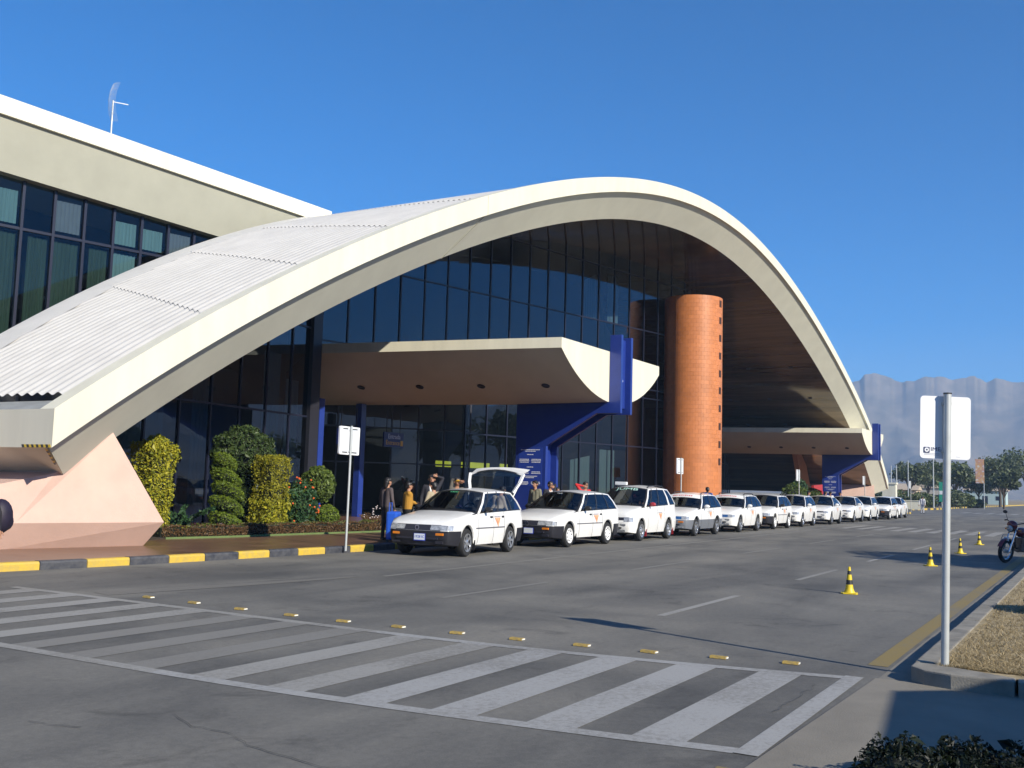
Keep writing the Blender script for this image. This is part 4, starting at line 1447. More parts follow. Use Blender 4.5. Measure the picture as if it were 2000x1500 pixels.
    if lw.v:
        for sd in (1, -1):
            hb_ = MB()
            for f in lw.f:
                P4 = [lw.v[i] for i in f]
                if sum(p[1] for p in P4) * sd > 0: hb_.add(P4, [tuple(range(len(P4)))], 0, True)
            hb_.build("lower_body", low, car, angle=38, weld=True)
    un.build("underside", M_UNDER, car)
    # lamps and grille on the nose: rows 4-5 of the cap
    jl, jh = 3, 4
    def nose_panel(cs, d, nm, m, z0=.08, z1=.95, side=0, extra=None):
        mb = MB()
        for c in cs:
            a, b, e, f = nose_g[jl][c], nose_g[jh][c], nose_g[jh][c + 1], nose_g[jl][c + 1]
            A, B, E, F = (Vector(a).lerp(Vector(b), z0), Vector(a).lerp(Vector(b), z1), Vector(f).lerp(Vector(e), z1), Vector(f).lerp(Vector(e), z0))
            q = offs([A, B, E, F], -d)
            mb.add(q, [(3, 2, 1, 0)], 0, True)
        if side:
            for i in range(0, 2):
                a, b, e, f = [rings[i][4], rings[i][5], rings[i + 1][5], rings[i + 1][4]]
                if side < 0: a, b, e, f = mirror_y([a, b, e, f])
                A, B, E, F = (Vector(a).lerp(Vector(b), z0), Vector(a).lerp(Vector(b), z1), Vector(f).lerp(Vector(e), z1), Vector(f).lerp(Vector(e), z0))
                q = [Vector(p) + Vector((-.002, side * d, 0)) for p in (A, B, E, F)]
                mb.add([tuple(p) for p in q], [(0, 1, 2, 3) if side < 0 else (3, 2, 1, 0)], 0, True)
        return mb.build(nm, m, car, angle=60)
    nose_panel([0], .006, "headlight", M_LAMP, side=1)
    nose_panel([5], .006, "headlight", M_LAMP, side=-1)
    if nose == 'corolla':
        gr = nose_panel([1, 2, 3, 4], .004, "grille", M_GRILLE, .02, 1.0)
        nose_panel([1], .009, "headlight_inner", M_LAMP, .12, .9)
        nose_panel([4], .009, "headlight_inner", M_LAMP, .12, .9)
    else:
        gr = nose_panel([1, 2, 3, 4], .004, "grille", M_CHROME if nose == 'chrome' else M_GRILLE, .35 if nose == 'slim' else .1, .9)
        if nose == 'chrome':
            nose_panel([2, 3], .010, "grille_mesh", M_GRILLE, .2, .8)
    nx = nose_g[jl][3][0]
    zg = (nose_g[jl][3][2] + nose_g[jh][3][2]) / 2
    MB().lathe([(.052, 0), (.052, -.008), (.036, -.008), (.036, 0)], 16, (nx + .012, 0, zg), 'x').build("badge", M_CHROME, gr)
    # indicators, bumper groove, plate
    zb_ = .475
    fx = rings[0][3][0] - .085
    for sgn in (-1, 1):
        yy = sgn * .52
        px = rings[0][3][0] - .085 * (1 - (.52 / (.985 * S.half(S.xf))) ** 2)
        MB().box((px - .012, yy - .10, zb_ - .025), (px + .05, yy + .10, zb_ + .025)).build("indicator", M_AMBER if bumper in (M_BUMPER, M_BUMPB) or lower else M_LAMP, car, bevel=.006, weld=True)
        MB().box((px - .006, yy - .09, .285), (px + .06, yy + .09, .335)).build("fog_lamp", M_GRILLE if bumper in (M_BUMPER, M_BUMPB) else M_LAMP, car)
    MB().box((fx - .004, -.50, .37), (fx + .08, .50, .405)).build("air_intake", M_GRILLE, car)
    if plate:
        pl = MB().box((fx - .022, -.22, .335), (fx - .012, .06, .485)).build("number_plate", M_PLATEB, car)
        MB().box((fx - .0255, -.208, .352), (fx - .0222, .048, .478)).build("plate_field", M_PLATEW, pl)
    # bonnet seams, door seams, side moulding, handles
    sm = MB()
    def seam(x0, j0=2, j1=6):
        i = min(range(len(S.st)), key=lambda k: abs(S.st[k] - x0))
        r0 = S.ring(x0)
        for j in range(j0, j1):
            a, b = r0[j], r0[j + 1]
            for sgn in (-1, 1):
                q = [(a[0] - .006, sgn * (a[1] + .003), a[2]), (a[0] + .006, sgn * (a[1] + .003), a[2]), (b[0] + .006, sgn * (b[1] + .003), b[2]), (b[0] - .006, sgn * (b[1] + .003), b[2])]
                sm.add(q, [(0, 1, 2, 3) if sgn < 0 else (3, 2, 1, 0)])
    for x in ([.56, 1.42, 2.06] if kind != 'van' else [.52, 1.40, 2.05]): seam(x)
    sm.build("door_seams", M_SEAM, car)["kind"] = "stuff"
    if molding:
        for sgn in (-1, 1):
            MB().box((.42, sgn * (S.hw + .000) - .009, .575), (2.06, sgn * (S.hw + .000) + .009, .60)).build("side_moulding", mat("grey_moulding", (0.13, 0.13, 0.15), 0.5), car)
    for sgn in (-1, 1):
        for x in (1.30, 1.98):
            MB().box((x - .06, sgn * (S.hw * .975) - .016, .795), (x + .06, sgn * (S.hw * .975) + .016, .835)).build("door_handle", handles, car, bevel=.008, weld=True)
        p = S.side_pt(.15, .0, sgn)
        mb = MB().ell((p[0] - .02, p[1] + sgn * .11, p[2] + .075), (.06, .105, .065), 12, 8)
        mb.bar((p[0], p[1], p[2] + .02), (p[0] - .01, p[1] + sgn * .06, p[2] + .05), .05, .04)
        mb.build("door_mirror", mirror, car)
        # tail lamp
        q = S.ring(S.xe - .10)
        zl = .62 if kind != 'van' else .75
        MB().box((S.xe - .06, sgn * (.80 * S.half(S.xe - .05)) - .09, zl), (S.xe + .018, sgn * (.80 * S.half(S.xe - .05)) + .09, zl + .22)).build("tail_light", M_RED, car, bevel=.008, weld=True)
    # wheels with mud flaps
    ty, rmm = wheel_mesh(rim, S.wr)
    for x in (0, S.wb):
        for sgn in (-1, 1):
            w = mesh_obj("wheel", ty, car); w.location = (x, sgn * (S.hw - .105), S.wr)
            rmo = mesh_obj("rim", rmm, w)
            if sgn > 0: w.rotation_euler.z = math.pi
            w.rotation_euler.y = random.uniform(0, 1)
            fx_ = x + S.arch_r + .025
            MB().box((fx_, sgn * (S.hw - .10) - .095, .13), (fx_ + .012, sgn * (S.hw - .10) + .095, .34)).build("mud_flap", flap, car)
    MB().box((.1, -.62, .22), (S.wb, .62, .27)).build("floor_pan", M_UNDER, car)
    # cabin: dash, steering wheel, seats
    zb0 = S.belt0
    MB().box((S.cowl + .12, -.68, zb0 - .28), (S.cowl + .42, .68, zb0 + .0)).build("dashboard", M_CINT, car, bevel=.04, weld=True)
    stw = MB()
    c = Vector((S.cowl + .58, -.33, zb0 + .04))
    pts = [(c.x + .05 * math.sin(t) * 1.0, c.y + .18 * math.cos(t), c.z + .17 * math.sin(t)) for t in [2 * math.pi * i / 16 for i in range(17)]]
    stw.tube(pts, .014, 6, caps=False); stw.tube([c - Vector((.15, 0, .05)), c], .02, 6); stw.tube([pts[0], pts[8]], .012, 5)
    stw.build("steering_wheel", M_BLACK, car)
    for sgn in (-1, 1):
        x = S.cowl + .95
        st = MB().box((x - .42, sgn * .34 - .23, .30), (x + .05, sgn * .34 + .23, .50))
        st.hexa([(x, sgn * .34 - .23, .42), (x + .13, sgn * .34 - .23, .42), (x + .13, sgn * .34 + .23, .42), (x, sgn * .34 + .23, .42), (x + .16, sgn * .34 - .20, 1.0), (x + .26, sgn * .34 - .20, 1.0), (x + .26, sgn * .34 + .20, 1.0), (x + .16, sgn * .34 + .20, 1.0)])
        st.box((x + .20, sgn * .34 - .12, 1.03), (x + .28, sgn * .34 + .12, 1.18))
        st.build("front_seat", M_SEAT, car, bevel=.03, weld=True)
    x = S.cowl + 1.85
    st = MB().box((x - .42, -.64, .32), (x + .05, .64, .52))
    st.hexa([(x, -.64, .44), (x + .13, -.64, .44), (x + .13, .64, .44), (x, .64, .44), (x + .2, -.60, .98), (x + .3, -.60, .98), (x + .3, .60, .98), (x + .2, .60, .98)])
    st.build("rear_bench", M_SEAT, car, bevel=.03, weld=True)
    if rails:
        for sgn in (-1, 1):
            P = [S.roof_pt(u, .5 + sgn * .43) for u in (.10, .14, .5, .86, .90)]
            P = [(p[0], p[1], p[2] + h) for p, h in zip(P, (.0, .055, .06, .055, .0))]
            MB().tube(P, [.022, .016, .016, .016, .022], 8).build("roof_rail", M_BLACK, car)
    # wipers and aerial
    wp = MB()
    for u0, u1 in ((.16, .46), (.52, .84)):
        a, b = Vector(S.front_pt(u0, .07)), Vector(S.front_pt(u1, .10))
        wp.tube([a + Vector((-.012, 0, .008)), b + Vector((-.012, 0, .008))], .007, 5)
    wp.build("wipers", M_BLACK, ws)
    # taxi decal on the doors
    for sgn in (-1, 1):
        y = sgn * (S.hw + .003)
        y1 = sgn * (S.hw * .982 + .006)
        A, B, C = (1.50, y1, .795), (1.82, y1, .795), (1.68, y + sgn * .002, .59)
        dc = MB().add([A, B, C], [(0, 1, 2) if sgn > 0 else (2, 1, 0)])
        d_o = dc.build("door_decal", M_DECAL, car)
        bx_ = MB()
        for xx in (1.47, 1.56, 1.66, 1.75): bx_.quad((xx, y1, .81), (xx + .07, y1, .81), (xx + .07, y1, .84), (xx, y1, .84))
        bx_.build("decal_lettering", mat("decal_grey", (0.45, 0.42, 0.45), 0.5), d_o)["kind"] = "stuff"
    if banner:
        cu = [.03, .2, .35, .5, .65, .8, .97]
        bn = MB().grid([[tuple(Vector(S.front_pt(u, v)) + Vector((-.012, 0, .012))) for u in cu] for v in (.70, .85, .97)], smooth=True, flip=True)
        bo = bn.build("sun_strip", M_CARW, car)
        tx = mesh_obj("banner_lettering", text_mesh("ALMENDRA", .11, mat("banner_red", (0.6, 0.06, 0.08), 0.5), squash=1.15), bo) if False else None
        rs = random.Random(9)
        lt = MB()
        y = -.34
        while y < .36:
            l_ = rs.uniform(.03, .07); u = .5 + y / 1.35
            a = Vector(S.front_pt(u, .80)); b = Vector(S.front_pt(u + l_ / 1.35, .80)); cc = Vector(S.front_pt(u + l_ / 1.35, .87)); d = Vector(S.front_pt(u, .87))
            lt.add([tuple(p + Vector((-.018, 0, .018))) for p in (a, b, cc, d)], [(3, 2, 1, 0)])
            y += l_ + .03
        lt.build("banner_marks", mat("banner_red", (0.6, 0.06, 0.08), 0.5), bo)["kind"] = "stuff"
    car["_S"] = kind
    return car, S

def windscreen_text(car, S, txt, size, v, m, squash=1.0, u=.5):
    """lettering laid on the windscreen's upper edge"""
    me = text_mesh(txt, size, m, depth=.002, squash=squash)
    a, b = Vector(S.front_pt(u, v - .05)), Vector(S.front_pt(u, v + .05))
    up = (b - a).normalized()
    o = mesh_obj("windscreen_lettering", me, car)
    c = Vector(S.front_pt(u, v)); cz_ = math.atan2(-up.x, up.z)
    # text faces -Y with x to the right: turn to face -X (the car's front)
    # bend to the glass
    for vtx in me.vertices:
        lx, ly, lz = vtx.co
        uu = u - lx / 1.36
        p = Vector(S.front_pt(uu, v)) + up * lz + Vector((-.016 + ly * .5, 0, .012))
        vtx.co = p
    me.update()
    return o

TAXI = {}
def place(car, x, y, label, rz=0.0):
    car.location = (x, y, 0)
    car.rotation_euler.z = rz
    car.scale = (0.98, 1.11, 1.13)
    tag(car, label, "taxi", "white taxis queued along the kerb")
    if "_S" in car: del car["_S"]
    return car
YC = 13.12 + .93
c1, S1 = build_car("taxi_car", 'wagon', rim='alloy', bumper=M_BUMPER, gate_open=True)
place(c1, 20.30, YC - .08, "white taxi wagon at the front of the queue with its tailgate open", R(4.5))
c1.scale.x = .95
mesh_obj("plate_lettering", text_mesh("1928 IC", .075, M_PLATEB, .002), [o for o in c1.children if o.name.startswith("number_plate")][0])
o = [k for p_ in c1.children if p_.name.startswith("number_plate") for k in p_.children if k.name.startswith("plate_lettering")][0]
o["kind"] = "stuff"; o.rotation_euler.z = R(-90); o.location = (S1.xf - .085 - .027 + .0, -.08, .415)
windscreen_text(c1, S1, "TAXI", .085, .86, mat("green_sticker", (0.10, 0.55, 0.25), 0.5), 1.3, u=.56)
c2, S2 = build_car("taxi_car", 'wagon', rim='white', bumper=M_BUMPER)
place(c2, 25.88, YC + .0, "white taxi wagon with black bumper and white wheels, second in the queue", R(0.3))
c2.scale.x = 1.06
windscreen_text(c2, S2, "TAXI", .07, .86, mat("white_sticker", (0.75, 0.77, 0.78), 0.5), 1.2, u=.53)
c3, S3 = build_car("taxi_minivan", 'van', rim='hub', bumper=M_CARW, mirror=mat("red_mirror", (0.35, 0.03, 0.04), 0.3), rails=True, nose='slim', plate=False, flap=M_REDF, handles=M_CARW, molding=False)
place(c3, 31.15, YC + .02, "tall white taxi minivan with JUMB on its windscreen and red mudflaps")
windscreen_text(c3, S3, "JUMB", .19, .87, mat("mint_sticker", (0.45, 0.72, 0.62), 0.5), 1.75)
MB().box((-.06, -.2, 0), (.06, .2, .10)).build("roof_sign", M_WHITEP, c3, bevel=.02, weld=True).location = (1.25, .35, 1.62)
c4, S4 = build_car("taxi_car", 'wagon', rim='alloy', bumper=M_CARS, lower=M_CARS, mirror=M_CARW, rails=True, nose='chrome', plate=False, banner=True, handles=M_CARW, molding=False)
place(c4, 36.35, YC, "two-tone taxi wagon with silver lower body, in front of the tiled tower", R(0.5))
c5, S5 = build_car("taxi_car", 'wagon', rim='alloy', bumper=M_CARW, mirror=M_CARW, rails=True, nose='chrome', plate=False, banner=True, handles=M_CARW, molding=False)
place(c5, 41.85, YC + .02, "all-white taxi wagon with red-lettered sun strip, fifth in the queue", R(-.5))
c6 = copy_tree(c2)
for ch in list(c6.children):
    if ch.name.startswith("windscreen_lettering"): bpy.data.objects.remove(ch)
place(c6, 47.1, YC + .03, "white taxi wagon with black bumper, sixth in the queue by the far canopy")
c7, S7 = build_car("taxi_car", 'wagon', rim='hub', bumper=M_CARW, mirror=M_CARW, nose='slim', plate=False, handles=M_CARW, molding=False)
place(c7, 52.3, YC + .05, "all-white taxi wagon without a sun strip, seventh in the queue", R(.6))
c8, S8 = build_car("taxi_sedan", 'sedan', rim='alloy', bumper=M_CARW, mirror=M_CARW, nose='slim', plate=False, handles=M_CARW, molding=False)
place(c8, 58.2, YC - .05, "white taxi saloon, eighth in the queue", R(1.5))
c9 = copy_tree(c8); place(c9, 64.5, YC + .0, "white taxi saloon, ninth in the queue behind the other saloon")
c10 = copy_tree(c7); place(c10, 69.9, YC + .05, "all-white taxi wagon, tenth in the queue")
c11 = copy_tree(c2)
for ch in list(c11.children):
    if ch.name.startswith("windscreen_lettering"): bpy.data.objects.remove(ch)
place(c11, 75.9, YC - .15, "black-bumpered taxi wagon near the end of the queue", R(-2))
c12 = copy_tree(c8); place(c12, 81.6, YC + .05, "last white taxi in the queue, at the far end of the building")
# ------------------------------------------------------------------ flower bed in front of the near glass wall
bed = MB()
bed_poly = [(15.7, 19.7), (17.46, 20.12), (19.3, 19.82), (22.2, 19.72), (24.9, 19.5), (26.6, 19.45), (27.6, 20.5), (28.0, 23), (24, 25.3), (17, 23.3), (15.9, 21)]
bed.add([(x, y, .19) for x, y in bed_poly], [tuple(range(len(bed_poly)))])
n_ = len(bed_poly)
bed.add([(x, y, .19) for x, y in bed_poly] + [(x, y, .1) for x, y in bed_poly], [(i, n_ + i, n_ + (i + 1) % n_, (i + 1) % n_) for i in range(n_)])
bed = bed.build("flower_bed", mat("bed_soil", (0.05, 0.035, 0.022), 0.95, var=0.4, scale=12))
bed["kind"] = "structure"
ed = MB()
for (a, b) in zip(bed_poly[1:6], bed_poly[2:6]):
    ed.bar((a[0], a[1], .172), (b[0], b[1], .172), .06, .05)
ed = ed.build("bed_edging", mat("green_edging", (0.13, 0.19, 0.06), 0.7, var=.2, scale=5), bed)

def ell_pts(c, r, n, shell=0.35, rng=RNG):
    d = rng.normal(size=(n, 3)); d /= np.linalg.norm(d, axis=1, keepdims=True)
    rad = 1 - shell * rng.random((n, 1)) ** 2.2
    lump = 1 + 0.05 * np.sin(d[:, :1] * 9 + c[0]) * np.sin(d[:, 1:2] * 8) + 0.04 * np.sin(d[:, 2:3] * 13 + 1)
    return np.array(c) + d * rad * lump * np.array(r), d
def box_pts(c, h, n, rng=RNG, round_=.15, taper=0.0):
    """points just inside the faces of an upright box; h half sizes"""
    P = rng.uniform(-1, 1, size=(n, 3))
    ax = rng.choice(3, size=n, p=[.38, .5, .12])
    s = np.where(rng.random(n) < .5, -1, 1)
    s = np.where(ax == 2, 1, s)
    P[np.arange(n), ax] = s * (1 - .18 * rng.random(n) ** 2)
    D = np.zeros((n, 3)); D[np.arange(n), ax] = s
    k = 1 + taper * P[:, 2:3]
    Q = P * np.array(h); Q[:, :2] *= k
    rad = np.linalg.norm(P[:, :2], axis=1, keepdims=True)
    Q[:, :2] *= np.where(rad > 1.2, 1.2 / rad, 1)
    Q[:, :2] *= 1 + .07 * np.sin(P[:, 2:3] * 7 + c[0] * 3) + .10 * np.abs(rng.normal(size=(n, 1))) * (rng.random((n, 1)) < .25)
    Q[:, 2:] += .05 * np.sin(P[:, :1] * 5 + 1) * (P[:, 2:] > 0)
    return np.array(c) + Q, D

LG_DARK = leaf_mat("dark_green_leaf", (0.016, 0.038, 0.010), (0.085, 0.125, 0.035))
LG_MID = leaf_mat("mid_green_leaf", (0.040, 0.075, 0.012), (0.15, 0.20, 0.035))
LG_CON = leaf_mat("conifer_leaf", (0.075, 0.125, 0.008), (0.17, 0.225, 0.022), .15)
LG_YEL = leaf_mat("golden_leaf", (0.17, 0.20, 0.018), (0.48, 0.43, 0.028))
LG_YEL2 = leaf_mat("olive_gold_leaf", (0.17, 0.18, 0.014), (0.38, 0.34, 0.022))
LG_RED = leaf_mat("red_brown_leaf", (0.075, 0.040, 0.022), (0.20, 0.12, 0.05))
LG_FERN = leaf_mat("fern_leaf", (0.018, 0.055, 0.022), (0.06, 0.13, 0.045))
LG_PUR = leaf_mat("purple_leaf", (0.03, 0.008, 0.015), (0.07, 0.02, 0.03))
LG_FLO = mat("orange_petal", (0.62, 0.10, 0.015), 0.6)
LG_WHF = mat("white_petal", (0.65, 0.58, 0.58), 0.6)
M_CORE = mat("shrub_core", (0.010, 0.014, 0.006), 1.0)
M_BARK = mat("bark", (0.11, 0.085, 0.06), 0.9, var=0.4, scale=14, bump=0.4, bscale=30)

def shrub(name, label, cat, base, clouds, trunk=None, group=None, core=None):
    """clouds: (mesh) list of (pts, normals, leaf size, material, part name, spread)"""
    t = empty(name, base, label=label, cat=cat, group=group)
    b = np.array(base)
    for pts, nr, size, m, nm, sp in clouds:
        me = leaf_cloud(nm, pts - b, size, m, nr, sp)
        o = mesh_obj(nm, me, t)
        o["kind"] = "stuff"
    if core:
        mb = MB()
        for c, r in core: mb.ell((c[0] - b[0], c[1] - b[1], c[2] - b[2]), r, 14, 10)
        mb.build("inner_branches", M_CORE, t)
    if trunk:
        mb = MB()
        for pts, rr in trunk: mb.tube([(p[0] - b[0], p[1] - b[1], p[2] - b[2]) for p in pts], rr, 8)
        mb.build("trunk", M_BARK, t)
    return t
GZ = .19
# golden column against the pink foot
c = (17.62, 20.9, 1.40)
P, D = box_pts(c, (.38, .40, 1.14), 9000, taper=.14)
P2, D2 = ell_pts((c[0] + .05, c[1], 2.42), (.33, .36, .34), 1500)
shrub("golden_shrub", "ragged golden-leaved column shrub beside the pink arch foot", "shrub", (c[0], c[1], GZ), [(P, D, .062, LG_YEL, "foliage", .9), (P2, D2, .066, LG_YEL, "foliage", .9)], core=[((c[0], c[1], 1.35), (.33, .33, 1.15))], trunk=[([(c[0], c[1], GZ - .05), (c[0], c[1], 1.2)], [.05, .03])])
# spiral conifer: stacked tilted cushions
c = (20.2, 20.95)
cl = []; co = []
for z, r, dx in ((.48, .50, .06), (.92, .48, .02), (1.33, .46, .05), (1.70, .42, -.04), (2.14, .33, -.10)):
    P, D = ell_pts((c[0] + dx, c[1], z), (r, r, .235), 2600, .15)
    P[:, 2] -= (P[:, 0] - c[0] - dx) * .42
    cl.append((P, D, .042, LG_CON, "foliage_tier", .7)); co.append(((c[0] + dx, c[1], z), (r * .7, r * .7, .14)))
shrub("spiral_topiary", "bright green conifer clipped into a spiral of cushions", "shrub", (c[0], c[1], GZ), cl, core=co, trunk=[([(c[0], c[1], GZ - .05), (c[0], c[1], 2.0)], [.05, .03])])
# big ball topiary
c = (22.0, 22.2, 2.36)
P, D = ell_pts(c, (.98, .95, .88), 7500, .2)
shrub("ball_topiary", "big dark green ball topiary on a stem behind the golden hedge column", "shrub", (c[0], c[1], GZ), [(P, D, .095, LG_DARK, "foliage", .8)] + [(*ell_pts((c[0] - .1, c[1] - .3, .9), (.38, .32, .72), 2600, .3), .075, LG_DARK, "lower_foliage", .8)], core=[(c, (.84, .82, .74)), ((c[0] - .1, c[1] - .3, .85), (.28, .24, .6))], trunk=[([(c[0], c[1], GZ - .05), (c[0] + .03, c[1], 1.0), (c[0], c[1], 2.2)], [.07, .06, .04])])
# golden box hedge column
c = (21.95, 20.95, 1.28)
P, D = box_pts(c, (.40, .40, 1.09), 10000)
shrub("golden_hedge_column", "square-clipped golden hedge column in front of the big ball topiary", "shrub", (c[0], c[1], GZ), [(P, D, .048, LG_YEL2, "foliage", .9), (*box_pts((c[0] - .12, c[1] - .05, .62), (.44, .42, .46), 2600), .062, LG_YEL, "foliage", .9)], core=[(c, (.32, .32, 1.02))], trunk=[([(c[0], c[1], GZ - .05), (c[0], c[1], 1.2)], [.05, .03])])
# ball standard and the low cushion below it
c = (24.0, 20.95, 1.58)
P, D = ell_pts(c, (.54, .52, .54), 4200, .22)
shrub("small_ball_topiary", "smaller round clipped shrub at the right end of the flower bed", "shrub", (c[0], c[1], GZ), [(P, D, .085, LG_MID, "foliage", .8)], core=[(c, (.44, .42, .44))], trunk=[([(c[0], c[1], GZ - .05), (c[0], c[1], 1.5)], [.045, .035])])
c = (24.15, 20.65, .58)
P, D = ell_pts(c, (.40, .36, .38), 3600, .2)
shrub("low_round_shrub", "low bright green cushion shrub under the smaller ball", "shrub", (c[0], c[1], GZ), [(P, D, .045, LG_CON, "foliage", .7)], core=[(c, (.33, .30, .30))])
# flowering bush
c = (23.0, 20.75, .92)
P, D = ell_pts(c, (.60, .45, .75), 4200, .6)
FP, FD = ell_pts((c[0], c[1] - .08, c[2] + .06), (.62, .48, .80), 34, .1)
fm = MB()
fk = FP[(FP[:, 1] < c[1] + .15)]
fl_t = shrub("flowering_bush", "loose green bush dotted with orange flowers", "shrub", (c[0], c[1], GZ), [(P, D, .085, LG_FERN, "foliage", 1.2), (*ell_pts(c, (.54, .4, .7), 1500, .6), .08, LG_MID, "foliage", 1.2)], core=[(c, (.4, .3, .5))])
for q in fk:
    fm.ell(tuple(q - np.array((c[0], c[1], GZ))), (.033, .026, .03), 6, 4)
fo = fm.build("flowers", LG_FLO, fl_t); fo["kind"] = "stuff"
# fern, purple plant, lilies
def fronds(name, label, base, n, ln, m, up=.9, leaf=.06):
    t = empty(name, base, label=label, cat="plant")
    P = []
    st = MB()
    for i in range(n):
        a = RNG.uniform(0, 2 * math.pi); l_ = ln * RNG.uniform(.6, 1.1)
        pts = [(math.cos(a) * l_ * .75 * s_, math.sin(a) * l_ * .75 * s_, l_ * up * (s_ - .45 * s_ * s_)) for s_ in np.linspace(0, 1, 7)]
        st.tube(pts, [.008] * 6 + [.003], 4, caps=False)
        for p, q in zip(pts[1:], pts[2:]):
            for s_ in np.linspace(0, 1, 5):
                for sd in (-1, 1):
                    d = np.array([-math.sin(a), math.cos(a), 0]) * sd * .05 * RNG.uniform(.6, 1.4)
                    P.append(np.array(p) * (1 - s_) + np.array(q) * s_ + d)
    st.build("stems", m, t)
    o = mesh_obj("fronds", leaf_cloud("fronds", np.array(P), leaf, m, None, 1), t); o["kind"] = "stuff"
    return t
fronds("fern", "dark feathery fern between the golden shrub and the conifer", (18.75, 21.2, GZ), 22, 1.25, LG_FERN, 1.0, .10)
fronds("purple_plant", "low purple-leaved plant beside the fern", (19.1, 20.55, GZ), 18, .55, LG_PUR, .9, .08)
fronds("strap_leaf_plant", "pale strap-leaved plant at the corner of the pink foot", (18.1, 20.45, GZ), 26, .45, LG_YEL2, .9, .05)
fronds("white_flower_plant", "wispy plant with small white flowers near the white post", (26.1, 20.4, GZ), 16, .75, LG_RED, 1.1, .05)
wf = MB()
for i in range(26):
    wf.ell((RNG.normal() * .22, RNG.normal() * .18, .35 + RNG.random() * .4), (.022, .022, .018), 5, 3)
w_t = [o for o in scene.collection.objects if o.name.startswith("white_flower_plant")][0]
wf.build("flowers", LG_WHF, w_t)["kind"] = "stuff"
# low clipped border hedge
bp = []; 
for (a, b) in zip(bed_poly[1:6], bed_poly[2:6]):
    n = int(math.hypot(b[0] - a[0], b[1] - a[1]) * 1500)
    f = RNG.random((n, 1))
    base = np.array(a) * (1 - f) + np.array(b) * f
    off = RNG.uniform(.08, .75, size=(n, 1))
    h = np.where(RNG.random((n, 1)) < .6, .42 + .05 * np.sin(base[:, :1] * 5), RNG.uniform(.2, .45, size=(n, 1)))
    bp.append(np.hstack([base[:, :1] + RNG.normal(size=(n, 1)) * .02, base[:, 1:] + np.where(h < .40, .09, off), h]))
bp = np.vstack(bp)
hg = empty("border_hedge", (21.5, 20.2, GZ), label="low reddish-brown clipped hedge along the front of the flower bed", cat="hedge")
o = mesh_obj("foliage", leaf_cloud("foliage", bp - np.array((21.5, 20.2, GZ)), .05, LG_RED, None, 1), hg); o["kind"] = "stuff"
o = mesh_obj("green_foliage", leaf_cloud("green_foliage", (bp[::5] + np.array((0, .15, .02))) - np.array((21.5, 20.2, GZ)), .05, LG_MID, None, 1), hg); o["kind"] = "stuff"
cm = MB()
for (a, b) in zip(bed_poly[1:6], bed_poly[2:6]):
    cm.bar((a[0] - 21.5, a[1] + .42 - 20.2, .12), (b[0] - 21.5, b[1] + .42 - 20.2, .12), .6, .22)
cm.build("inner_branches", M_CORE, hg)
# low yellow-green ground cover
gp = np.hstack([RNG.uniform(18.2, 25.6, size=(3200, 1)), RNG.uniform(20.3, 21.2, size=(3200, 1)), RNG.uniform(.2, .42, size=(3200, 1))])
o = mesh_obj("ground_cover", leaf_cloud("ground_cover", gp, .06, LG_MID, None, 1)); tag(o, "low leafy ground cover among the topiary", "plants", kind="stuff")

# planting under the far canopy
for i, (x, y, r, h) in enumerate(((80.5, 21.0, 1.3, 1.3), (83.2, 21.3, 1.0, 1.5), (85.6, 20.9, 1.2, 1.1))):
    P, D = ell_pts((x, y, h), (r, r * .8, h * .9), 2600, .5)
    shrub("leafy_bush", ("left", "middle", "right")[i] + " of the three leafy bushes under the far canopy", "shrub", (x, y, .15), [(P, D, .14, LG_MID if i != 1 else LG_FERN, "foliage", 1.0)], core=[((x, y, h * .9), (r * .7, r * .55, h * .7))], group="bushes under the far canopy")
rd = MB().hexa([(86.9, 20.3, .15), (87.2, 20.3, .15), (87.2, 20.6, .15), (86.9, 20.6, .15), (86.9, 20.3, 1.9), (87.2, 20.3, 1.9), (87.2, 20.6, 1.9), (86.9, 20.6, 1.9)])
rd.hexa([(84.2, 20.35, 2.15), (87.2, 20.35, 1.9), (87.2, 20.55, 1.9), (84.2, 20.55, 2.15), (84.2, 20.35, 2.35), (87.2, 20.35, 2.45), (87.2, 20.55, 2.45), (84.2, 20.55, 2.35)])
ro = rd.build("red_steel_bracket", mat("red_enamel", (0.42, 0.03, 0.03), 0.4)); tag(ro, "red angled steel frame beside the far blue pylon", "frame")

